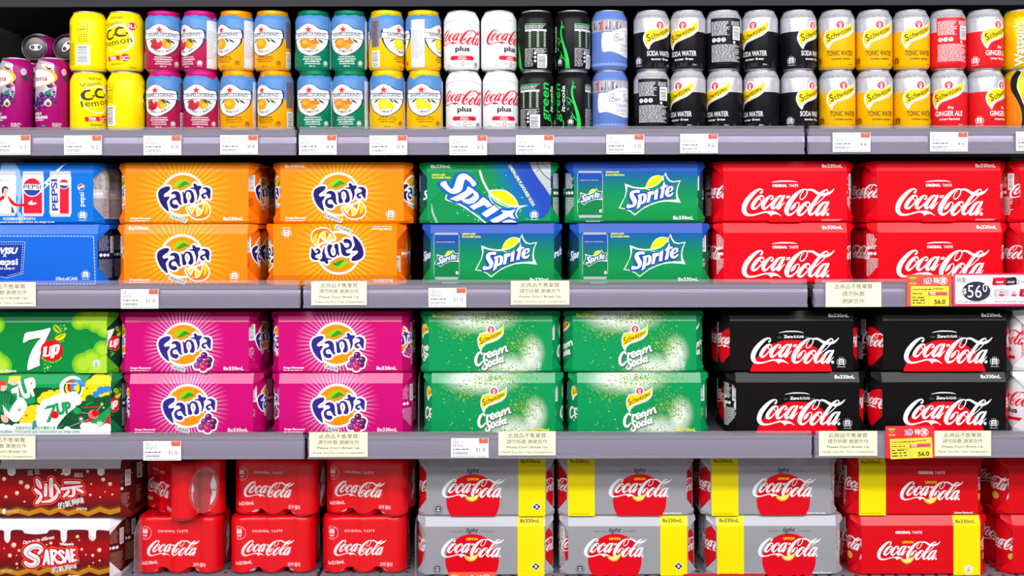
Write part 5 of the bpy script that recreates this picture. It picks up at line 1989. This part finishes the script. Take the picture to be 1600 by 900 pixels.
def place_pack(key, px, row, tier, label, y=0., yaw=0., flip=False, seed=0, cang=None):
    ca, lo, can = PACK[key]
    root = obj('can_multipack', None)
    z = DECKS[row] + .0004 + tier * (PH + .6) * .001
    root.location = (WX(px, y), y, z + (PH * .001 if flip else 0))
    root.rotation_euler = (0, pi if flip else 0, R(yaw))
    tag(root, label, 'multipack', PACKGROUP[row])
    obj('carton', ca, root)
    if lo:
        obj('logo', lo, root)
    rn = random.Random(seed or px * 7 + tier)
    for sx in (-1, 1):
        for cy in (33.6, 98.4):
            c = obj('can', CANS[can], root, (sx * .0955, cy * .001, .0006))
            ang = rn.choice((20, 50, 75, 100, 35)) if sx > 0 else -rn.choice((20, 50, 75, 100, 35))
            if rn.random() < .4:
                ang += 90
            c.rotation_euler = (0, 0, R(ang if cang is None else cang))
            obj('can_lid', LID_E, c)
    return root


for key, px, row, tier, lab, kw in [
    ('pepsi', 49, 2, 1, 'blue carton printed with retro white and red cans', dict(cang=-38)),
    ('denim', 56, 2, 0, 'denim-blue carton with white stitched pocket print', dict(cang=-30)),
    ('orangeA', 292, 2, 1, 'orange soda carton, upper of stack beside the blue cartons', {}),
    ('orangeB', 290, 2, 0, 'orange soda carton, lower of stack beside the blue cartons', {}),
    ('orangeB', 534.5, 2, 1, 'orange soda carton resting on the upside-down orange one', {}),
    ('orangeB', 523.5, 2, 0, 'orange soda carton lying upside down', dict(flip=True)),
    ('spritebig', 764, 2, 1, 'green carton with a big tilted can and giant white lettering', {}),
    ('sprite', 769, 2, 0, 'blue-green lemon-lime carton under the one with giant tilted lettering', {}),
    ('sprite', 993.5, 2, 1, 'blue-green lemon-lime carton, upper of the two beside red cartons', {}),
    ('sprite', 1001, 2, 0, 'blue-green lemon-lime carton, lower of the two beside red cartons', {}),
    ('cola', 1227, 2, 1, 'red cola carton, upper one beside the blue-green cartons', {}),
    ('cola', 1227, 2, 0, 'red cola carton, lower one beside the blue-green cartons', {}),
    ('cola', 1467, 2, 1, 'red cola carton, upper one above the orange sale ticket', {}),
    ('cola', 1468.5, 2, 0, 'red cola carton, lower one right behind the orange sale ticket', {}),
    ('cola', 1691, 2, 1, 'red cola carton cut off at right edge, upper, on second shelf', {}),
    ('cola', 1694, 2, 0, 'red cola carton cut off at right edge, lower, on second shelf', {}),
    ('seven', 70, 3, 1, 'plain green carton with big white seven and red disc', {}),
    ('sevenart', 76, 3, 0, 'white carton covered in colourful cloud and planet illustration', {}),
    ('grapeA', 292, 3, 1, 'pink grape soda carton, upper one beside the green carton with a seven', {}),
    ('grapeA', 298.5, 3, 0, 'pink grape soda carton, lower one beside the illustrated carton', {}),
    ('grapeA', 531, 3, 1, 'pink grape soda carton, upper one beside the green bubbly cartons', {}),
    ('grapeA', 532, 3, 0, 'pink grape soda carton, lower one behind the cream notice card', {}),
    ('creamA', 766, 3, 1, 'green bubbly cream soda carton, upper one beside the pink cartons', {}),
    ('creamB', 770.5, 3, 0, 'green bubbly cream soda carton, lower one beside the pink cartons', {}),
    ('creamA', 991, 3, 1, 'green bubbly cream soda carton, upper one beside the black cartons', {}),
    ('creamB', 998, 3, 0, 'green bubbly cream soda carton, lower one beside the black cartons', {}),
    ('zero', 1236.5, 3, 1, 'black cola carton, upper one beside the green bubbly cartons', {}),
    ('zero', 1246, 3, 0, 'black cola carton, lower one beside the green bubbly cartons', {}),
    ('zero', 1476, 3, 1, 'black cola carton, upper one beside the white cartons at right', {}),
    ('zero', 1474.5, 3, 0, 'black cola carton, lower one behind the red sale ticket', {}),
    ('plus', 1699, 3, 1, 'white cola carton at right edge, upper one showing an end can', {}),
    ('plus', 1698, 3, 0, 'white cola carton at right edge, lower one showing an end can', {}),
    ('sarsaecn', 93, 4, 1, 'dark red carton with large white Chinese characters and foam drips', dict(y=.05, cang=-60)),
    ('sarsaeen', 76, 4, 0, 'dark red carton with large English lettering and white foam drips', dict(y=.05, cang=-40)),
    ('silverR', 759, 4, 1, 'silver lemon cola carton, upper one beside the red six-packs', dict(y=.06)),
    ('silverR', 757.5, 4, 0, 'silver lemon cola carton, lower one beside the red six-packs', dict(y=.06)),
    ('silverL', 978.5, 4, 1, 'silver lemon cola carton, upper of the middle silver stack', dict(y=.06)),
    ('silverR', 980.5, 4, 0, 'silver lemon cola carton, lower of the middle silver stack', dict(y=.06)),
    ('silverL', 1203, 4, 1, 'silver lemon cola carton, upper one beside the red lemon cartons', dict(y=.06)),
    ('silverL', 1211.5, 4, 0, 'silver lemon cola carton, lower one beside the red lemon cartons', dict(y=.06)),
    ('redL', 1433.5, 4, 1, 'red lemon cola carton with yellow band at its left end', dict(y=.06)),
    ('redR', 1438.5, 4, 0, 'red lemon cola carton with yellow band at its right end', dict(y=.06)),
    ('redR', 1669, 4, 1, 'red lemon cola carton cut off at right edge, upper, bottom shelf', dict(y=.06)),
    ('redR', 1675, 4, 0, 'red lemon cola carton cut off at right edge, lower, bottom shelf', dict(y=.06)),
    ('pepsi', 86, 2, 1, 'second-row carton in shadow behind the blue carton of retro cans', dict(y=.14)),
    ('orangeA', 326, 2, 1, 'second-row orange carton in shadow behind the upper front one', dict(y=.14)),
]:
    place_pack(key, px, row, tier, lab, **kw)

# ------------------------------------------------------------------ shrink-wrapped six-packs of small cans
MR, MH = 26.0, 107.
a = Art()
for d in (0, 2 * pi * MR / 3, -2 * pi * MR / 3):
    p = Art().spl([(-9, 8), (9, 8), (10, 30), (7, 44), (10, 58), (6, 76), (3.5, 96), (-3.5, 96), (-6, 76), (-10, 58), (-7, 44), (-10, 30)], WHITE, 4)
    put(p, coke_logo(RED, reg=False), 810, 445, 0, 50, 17 / 1430)
    wrap(a, p, d)
CANS['mini'] = can_mesh('small_can_wall', [(200, M((220, 0, 20)))], a, MH, MR)
LID_M = lid_mesh('small_can_lid', MH, MR)
PX = 52.8
WR = M((232, 0, 18), .28, 0, .5)


def dip(d):
    return min(26.4 - math.sqrt(max(26.4 ** 2 - d * d, 0)), 2.4)


def outline():
    o = []
    near = lambda x: min(abs(x - c) for c in (-PX, 0, PX))
    n = 56
    for i in range(n):
        x = -PX + 2 * PX * i / n
        o.append((x, -(52.8 - dip(near(x))), near(x) / 26.4))
    for i in range(16):
        t = R(-90 + 90 * i / 16)
        o.append((PX + 26.4 * cos(t), -26.4 + 26.4 * sin(t), 0))
    for i in range(32):
        y = -26.4 + 52.8 * i / 32
        q = min(abs(y - 26.4), abs(y + 26.4))
        o.append((79.2 - dip(q), y, q / 26.4))
    for i in range(16):
        t = R(90 * i / 16)
        o.append((PX + 26.4 * cos(t), 26.4 + 26.4 * sin(t), 0))
    k = len(o)
    return o + [(-x, -y, e) for x, y, e in o]


def wrap_mesh():
    o = outline()
    n = len(o)
    mb = MB()
    rows, nz = [], 26
    for j in range(nz + 1):
        rows.append([])
        for x, y, e in o:
            zb = 5 + 9 * min(1, e * 1.25) ** 2
            z = zb + (99 - zb) * j / nz
            rows[-1].append([x * 1.004, y * 1.006, z])
    for z, ins in ((103, .9), (106.6, 2.0), (108.3, 5.), (108.6, 12)):
        rows.append([[x * (1 - ins / 80), y * (1 - ins / 54), z] for x, y, e in o])
    dead = set()
    for j, r_ in enumerate(rows[:nz + 1]):
        for k, p in enumerate(r_):
            if abs(p[0]) > 56:
                dy, dz = p[1] / 25, (p[2] - 53) / 37
                q = hypot(dy, dz)
                if q < .90:
                    dead.add((j, k))
                elif q < 1.14:
                    p[1], p[2] = p[1] / q, 53 + (p[2] - 53) / q
    v = [tuple(c * .001 for c in p) for r_ in rows for p in r_] + [(0, 0, .1086)]
    f = []
    for j in range(len(rows) - 1):
        for k in range(n):
            q = [(j, k), (j, (k + 1) % n), (j + 1, (k + 1) % n), (j + 1, k)]
            if not any(c in dead for c in q):
                f.append(tuple(a_ * n + b_ for a_, b_ in q))
    L = (len(rows) - 1) * n
    f += [(L + k, L + (k + 1) % n, len(v) - 1) for k in range(n)]
    mb.add(v, f, WR, True)
    t = Art()
    ink = M((250, 236, 236))
    t.edge([(-60 + 12.4 * cos(R(q)), 79 + 12.4 * sin(R(q))) for q in range(0, 360, 12)], ink, .5, 1)
    t.text('88', -60, 78, 7, ink, bold=.04).text('kcal', -60, 72.5, 3.6, ink, bold=.04).text('per can', -60, 69, 1.8, ink).text('MINI CAN', -60, 86.4, 2., ink)
    t.text('ORIGINAL TASTE', -8, 79.5, 4.2, ink, w=56, bold=.01, sp=1.35)
    t.text('6x210mL', -52, 20, 6.2, ink, w=32, bold=.02, rot=4)
    t.text('코카·콜라', 42, 15, 6, ink, w=24, bold=.03)
    put(t, coke_logo(ink, reg=False), 810, 445, -7, 50, 98 / 1430)
    near = lambda x: min(abs(x - c) for c in (-PX, 0, PX))

    def fn(x, y, oo):
        if abs(x) <= PX:
            return (x * .001, -((52.8 - dip(near(x))) * 1.006 + oo) * .001, y * .001)
        d = abs(x) - PX
        return (x * .001, -(26.4 + math.sqrt(max(26.4 ** 2 - d * d, 0))) * 1.006 * .001 - oo * .001, y * .001)
    t.into(mb, fn, cx=[i * 3. for i in range(-26, 27)], lift=.12)
    return mb.mesh('shrink_wrap')


def film_mesh():
    out = []
    for s in (-1, 1):
        mb = MB()
        rn = random.Random(5 + s)
        v, f = [], []
        ny, nz = 16, 20
        for j in range(nz + 1):
            for i in range(ny + 1):
                y, z = -30 + 60 * i / ny, 10 + 86 * j / nz
                q = hypot(y / 30, (z - 53) / 43)
                if q > 1:
                    y, z = y / q, 53 + (z - 53) / q
                yy = abs(y)
                x = 79.2 if yy <= 26.4 else PX + math.sqrt(26.4 ** 2 - (yy - 26.4) ** 2)
                v.append((s * (x + .6 + rn.uniform(0, .5)) * .001 * 1.004, y * .001, z * .001))
        f = [(j * (ny + 1) + i, j * (ny + 1) + i + 1, (j + 1) * (ny + 1) + i + 1, (j + 1) * (ny + 1) + i) for j in range(nz) for i in range(ny)]
        mb.add(v, f, FILM, False)
        out.append(mb.mesh('clear_film'))
    return out


WRAP, FILMM = wrap_mesh(), film_mesh()
for px, tier, yaw, y, lab in [
    (281, 0, 0, .125, 'red shrink-wrapped six-pack, lower one beside the dark red cartons'),
    (425.5, 0, 2, .125, 'red shrink-wrapped six-pack, lower one in the middle stack'),
    (569, 0, 1, .125, 'red shrink-wrapped six-pack, lower one beside the silver cartons'),
    (283, 1, -50, .122, 'red six-pack turned so its clear oval end window shows'),
    (434, 1, -7, .125, 'red six-pack, upper one in middle stack, turned slightly left'),
    (577, 1, -11, .125, 'red six-pack, upper one beside the silver cartons, turned left')]:
    root = obj('shrink_wrapped_six_pack', None)
    root.location = (WX(px, y - .03), y, DECKS[4] + .0004 + tier * .1092)
    root.rotation_euler = (0, 0, R(yaw))
    tag(root, lab, 'six-pack', 'red shrink-wrapped six-packs')
    obj('shrink_wrap', WRAP, root)
    for q in FILMM:
        fm = obj('clear_film', q, root)
        fm['label'] = 'clear crinkled film over an end window'
    rn = random.Random(px)
    for i in (-1, 0, 1):
        for j in (-1, 1):
            c = obj('can', CANS['mini'], root, (i * .0528, j * .0264, .0003))
            c.rotation_euler = (0, 0, R(90 * i + rn.choice((-14, 6, 10, -6))))
            obj('can_lid', LID_M, c)

# ------------------------------------------------------------------ tickets on the rails
TINK, TLT, TRED = M((86, 84, 90), .5), M((150, 148, 156), .5), M((238, 96, 92), .5)
PAPER = M((248, 247, 250), .5)


def flat_card(name, art, w, h, px, py, paper, label, cat, group, y=None, lean=0., rot=0., parts=()):
    """a printed card, w x h mm, top-left corner at photo pixel (px, py) on the rail front"""
    mb = MB()
    mb.box(-w / 2000, w / 2000, 0, .0007, 0, h / 1000, paper)
    fn = lambda x, y_, o: (x * .001, -o * .001, y_ * .001)
    art.into(mb, fn, lift=.05, step=.003)
    o = obj(name, mb.mesh(name))
    o.location = (LX(px) + w / 2000, YL - .0032 if y is None else y, LZ(py) - h / 1000)
    o.rotation_euler = (R(-lean), R(rot), 0)
    tag(o, label, cat, group)
    return o


def price_tag(px, py, price, w, h, cjk, label):
    a = Art()
    x0, x1 = -w / 2, w / 2
    a.text(cjk[0], x0 + 4, h - 4.6, 2.0, TINK, al='l').text(cjk[1], x0 + 4, h - 8.2, 2.0, TINK, al='l')
    a.micro(x0 + 4, h - 15.5, x0 + 26, h - 10, 3, TLT, len(cjk[1]), .5, .4)
    a.micro(x0 + 4, h - 21, x0 + 34, h - 18.6, 1, TINK, 7, .8)
    a.barcode(x0 + 3.4, 4.6, x0 + 31, 10.4, PAPER, TINK, True, px)
    a.micro(x0 + 4, 1.6, x1 - 6, 3.2, 1, TLT, 9, .8, 0)
    a.text(price, x1 - 6, 10.5, 6.6, TINK, al='r', w=12.5 if len(price) < 4 else 17)
    a.rect(x1 - 17, h - 9.2, x1 - 1, h - .4, TRED)
    a.poly([(x1 - 13, h - 3), (x1 - 5, h - 3), (x1 - 9, h - 7)], M((120, 150, 70), .5))
    a.poly([(x1 - 12, h - 2), (x1 - 6, h - 2), (x1 - 7, h - 3), (x1 - 11, h - 3)], M((240, 190, 90), .5))
    return flat_card('price_tag', a, w, h, px, py, PAPER, label, 'price tag', 'white price tags on the shelf rails')


for px, py, pr, cj, lab in [
    (-10, 210, '5.2', ('利賓納', '黑加侖子汽水'), 'white price tag reading 5.2 under the slim purple cans'),
    (101.5, 210.5, '5.2', ('三得利', '檸檬汽水'), 'white price tag reading 5.2 under the yellow lemon cans'),
    (225.5, 211, '9.9', ('聖沛黎洛', '石榴橙味汽水'), 'white price tag reading 9.9 under the crimson cans'),
    (345, 210.5, '9.9', ('聖沛黎洛', '橙味天然礦泉汽水'), 'white price tag reading 9.9 under the blue and orange cans'),
    (468, 211, '9.9', ('聖沛黎洛', '柑橘味汽水'), 'white price tag reading 9.9 under the blue and green cans'),
    (578, 211.5, '9.9', ('聖沛黎洛', '檸檬味汽水飲品'), 'white price tag reading 9.9 under the blue and yellow lemon cans'),
    (702.5, 212, '4.5', ('可口可樂', '高纖加汽水'), 'white price tag reading 4.5 under the white cola cans'),
    (806.5, 211.5, '7.0', ('綠可樂', '原味'), 'white price tag reading 7.0 under the black and green cans'),
    (947.5, 211, '7.0', ('忌廉', '忌廉梳打'), 'white price tag reading 7.0 under the pale blue cans'),
    (1062.5, 210, '4.6', ('玉泉', '梳打水'), 'white price tag reading 4.6 under the black soda cans'),
    (1300.5, 208.5, '4.6', ('玉泉', '湯力水'), 'white price tag reading 4.6 under the yellow tonic cans'),
    (1452.5, 208, '4.6', ('玉泉', '薑啤'), 'white price tag reading 4.6 under the red ginger ale cans'),
    (1586.5, 207.5, '4.6', ('屈臣氏', '湯力'), 'white price tag cut off at the right edge of the photo'),
    (189.5, 450.5, '31.0', ('芬達', '橙味汽水八罐'), 'white price tag reading 31.0 under the orange cartons'),
    (669.5, 449.5, '31.0', ('雪碧', '檸檬青檸八罐'), 'white price tag reading 31.0 under the blue-green cartons'),
    (224, 687.5, '31.0', ('芬達', '提子味汽水八罐'), 'white price tag reading 31.0 under the pink cartons'),
    (704, 684, '31.0', ('玉泉', '忌廉梳打八罐'), 'white price tag reading 31.0 under the green bubbly cartons')]:
    price_tag(px, py, pr, 67, 34.5, cj, lab)

CREAMP, NINK = M((250, 246, 214), .5), M((92, 82, 50), .5)


def notice(px, py, w, h, label, short=False):
    a = Art()
    if short:
        a.text('此商品不售單買', 0, h - 11, 6.4, NINK, w=w * .68, bold=.01)
        a.text('請勿拆散', 0, h - 24, 6.4, NINK, w=w * .4, bold=.01)
        a.text('謝謝合作', 0, h - 37, 6.4, NINK, w=w * .4, bold=.01)
    else:
        a.text('此商品不售單買', 0, h - 11, 6.2, NINK, w=w * .66, bold=.008)
        a.text('請勿拆散 謝謝合作', 0, h - 21.2, 5.6, NINK, w=w * .7, bold=.008)
        a.text("Please Don't Break Up", 0, h - 30, 3.8, NINK, w=w * .72, bold=.012)
        a.text('Thank You For Your Cooperation', 0, h - 38.6, 3.2, NINK, w=w * .9, bold=.012)
    a.edge([(-w / 2 + .4, .4), (w / 2 - .4, .4), (w / 2 - .4, h - .4), (-w / 2 + .4, h - .4)], M((206, 196, 160), .5), .5, 1, False)
    return flat_card('notice_card', a, w, h, px, py, CREAMP, label, 'notice', 'cream notice cards on the shelf rails')


notice(-38, 439, 108, 43.5, 'cream notice card below the denim-blue carton at the left edge')
notice(486.5, 438.5, 99, 43, 'cream notice card below the upside-down orange carton')
notice(798, 438.5, 104, 43, 'cream notice card between the two blue-green cartons on their rail')
notice(1289, 442, 99, 44, 'cream notice card with three lines of Chinese only', True)
notice(-39, 678.5, 108, 42.5, 'cream notice card below the illustrated white carton')
notice(483, 674, 104, 44.5, 'cream notice card below the lower pink carton')
notice(778, 673.5, 102, 43, 'cream notice card below the green bubbly cartons')
notice(1278, 674, 104, 44.5, 'cream notice card left of the red sale ticket, under black cartons')
notice(1458, 674, 101, 45, 'cream notice card right of the red sale ticket, under black cartons')

ORR, SY, SINK = M((244, 92, 70), .45), M((252, 226, 70), .5), M((70, 50, 20), .5)


def promo(px, py, w, h, label, bg, sticker_rot=0.):
    a = Art()
    a.rect(-w / 2, 0, w / 2, h, bg)
    a.poly([(-w / 2 + 5, h - 6), (-w / 2 + 17, h - 6), (-w / 2 + 11, h - 13)], M((90, 180, 70), .5))
    a.poly([(-w / 2 + 4, h - 4.2), (-w / 2 + 18, h - 4.2), (-w / 2 + 16.5, h - 6.4), (-w / 2 + 5.5, h - 6.4)], M((250, 190, 80), .5))
    a.text('價廉', -w / 2 + 11, h - 17.5, 3, M((250, 214, 120), .5), w=13)
    a.halo('2件', -2, h - 15, 7, WHITE, 1., w=13)
    a.text('2件', -2, h - 15, 7, M((60, 40, 150), .5), w=13, bold=.06)
    a.text('特', 13, h - 15, 8, WHITE, w=9, bold=.05)
    a.ell(25, h - 11, 7.6, 7, WHITE, 26)
    a.ell(25, h - 11, 6.6, 6, bg, 26)
    a.text('價', 25, h - 14.6, 7, WHITE, w=9, bold=.04)
    s = Art()
    sw, sh = w * .86, h * .63
    s.rect(-sw / 2, 0, sw / 2, sh, SY)
    s.micro(-sw / 2 + 3, sh - 7, sw / 2 - 22, sh - 5, 1, SINK, 4, .8)
    s.barcode(sw / 2 - 28, sh - 7.5, sw / 2 - 8, sh - 3, SY, SINK, True, 5)
    s.rect(-2, sh - 16.5, 12, sh - 11, M((226, 60, 50), .5))
    s.text('特別', 5, sh - 15.5, 4, WHITE, w=10, bold=.04)
    s.rect(12, sh - 16.5, sw / 2 - 3, sh - 11, M((214, 80, 110), .5))
    s.micro(-sw / 2 + 3, sh - 15, -5, sh - 12, 1, SINK, 6, .5)
    s.micro(-sw / 2 + 3, 3, -5, sh - 18, 3, SINK, 7, .4)
    s.quads([(-sw / 2 + 1, sh - 17.4, sw / 2 - 1, sh - 17), (-2.6, 1, -2.2, sh - 10), (-sw / 2 + 1, sh - 10, sw / 2 - 1, sh - 9.6)], SINK)
    s.text('56.0', sw / 2 - 6, 3.4, 7.6, SINK, al='r', w=20, bold=.03)
    a.at(s, 1.5 if not sticker_rot else 3, .6 if not sticker_rot else -.4, 1, None, sticker_rot)
    o = flat_card('promotion_card', a, w, h, px, py, bg, label, 'sale ticket', 'sale tickets')
    return o


promo(1415.5, 430.5, 79, 56, 'orange sale ticket reading 56.0 beside the big white price card', ORR)
promo(1382, 666.5, 87, 57, 'red sale ticket with crooked yellow sticker between two cream notices', M((238, 52, 60), .45), 2.5)
promo(700, 893, 84, 56, 'salmon sale ticket peeping up under the first silver cartons', ORR)

# wide price card with pink border
w, h = 176., 58.
a = Art()
pk_ = M((234, 60, 108), .45)
a.rect(-w / 2, 0, w / 2, h, pk_)
a.rect(-w / 2 + 3.4, 3.6, w / 2 - 3, h - 3, PAPER)
a.text('特價:', -w / 2 + 15, h - 16, 7, BLACK, w=17, bold=.01)
a.ell(-w / 2 + 41, h - 32, 25, 17.5, M((54, 46, 68), .5), 44)
a.text('$', -w / 2 + 20.5, h - 36, 9, WHITE, bold=.02)
a.text('56', -w / 2 + 38, h - 43, 22, WHITE, w=25, bold=.0)
a.text('0', -w / 2 + 56.5, h - 33, 14, WHITE, w=8)
a.text('/2件(罐裝)', -w / 2 + 59, h - 42, 3, TINK, w=20)
a.micro(-w / 2 + 7, 5.2, -w / 2 + 62, 9.4, 2, TINK, 4, .45)
a.micro(-w / 2 + 74, 5.2, w / 2 - 8, 9.4, 2, TINK, 5, .45)
a.micro(-w / 2 + 74, 12, -w / 2 + 106, 13.8, 1, M((200, 60, 80)), 6, .5)


def mini_pack(x, y, c, word, ink, disc=None):
    a.poly([(x, y + 2), (x + 2, y + 14), (x + 21, y + 15.5), (x + 24, y + 12), (x + 24, y + 2), (x + 5, y)], c)
    a.poly([(x, y + 2), (x + 2, y + 14), (x + 6, y + 11), (x + 5, y)], M((170, 20, 40), .5) if not disc else M((200, 196, 206), .5))
    if disc:
        a.ell(x + 15, y + 5, 5, 4.4, disc, 16)
    put(a, coke_logo(ink, reg=False), 810, 445, x + 14, y + 6.6, 13 / 1430)


mini_pack(-w / 2 + 69, 36, M((226, 20, 50), .5), 'x', WHITE)
mini_pack(-w / 2 + 89, 36, M((40, 36, 40), .5), 'x', WHITE)
mini_pack(-w / 2 + 113, 36, PAPER, 'x', RED, M((240, 220, 226), .5))
mini_pack(-w / 2 + 71, 16, M((206, 200, 216), .5), 'x', WHITE, M((226, 40, 70), .5))
mini_pack(-w / 2 + 93, 16, M((226, 222, 232), .5), 'x', WHITE, M((226, 40, 90), .5))
mini_pack(-w / 2 + 117, 16, M((226, 40, 70), .5), 'x', WHITE)
flat_card('promotion_card', a, w, h, 1488, 428.5, pk_, 'wide white price card with pink border and large 56.0', 'sale ticket', 'sale tickets', rot=0)
a = Art()
a.rect(-72, 0, 72, 58, M((222, 20, 40), .45))
a.rect(-69, 3.6, 69, 54, PAPER)
a.text('特價:', -50, 40, 7, BLACK, w=17)
flat_card('promotion_card', a, 144, 58, 1066, 896.8, M((222, 20, 40), .45), 'red-edged card peeping up under the middle silver cartons', 'sale ticket', 'sale tickets')
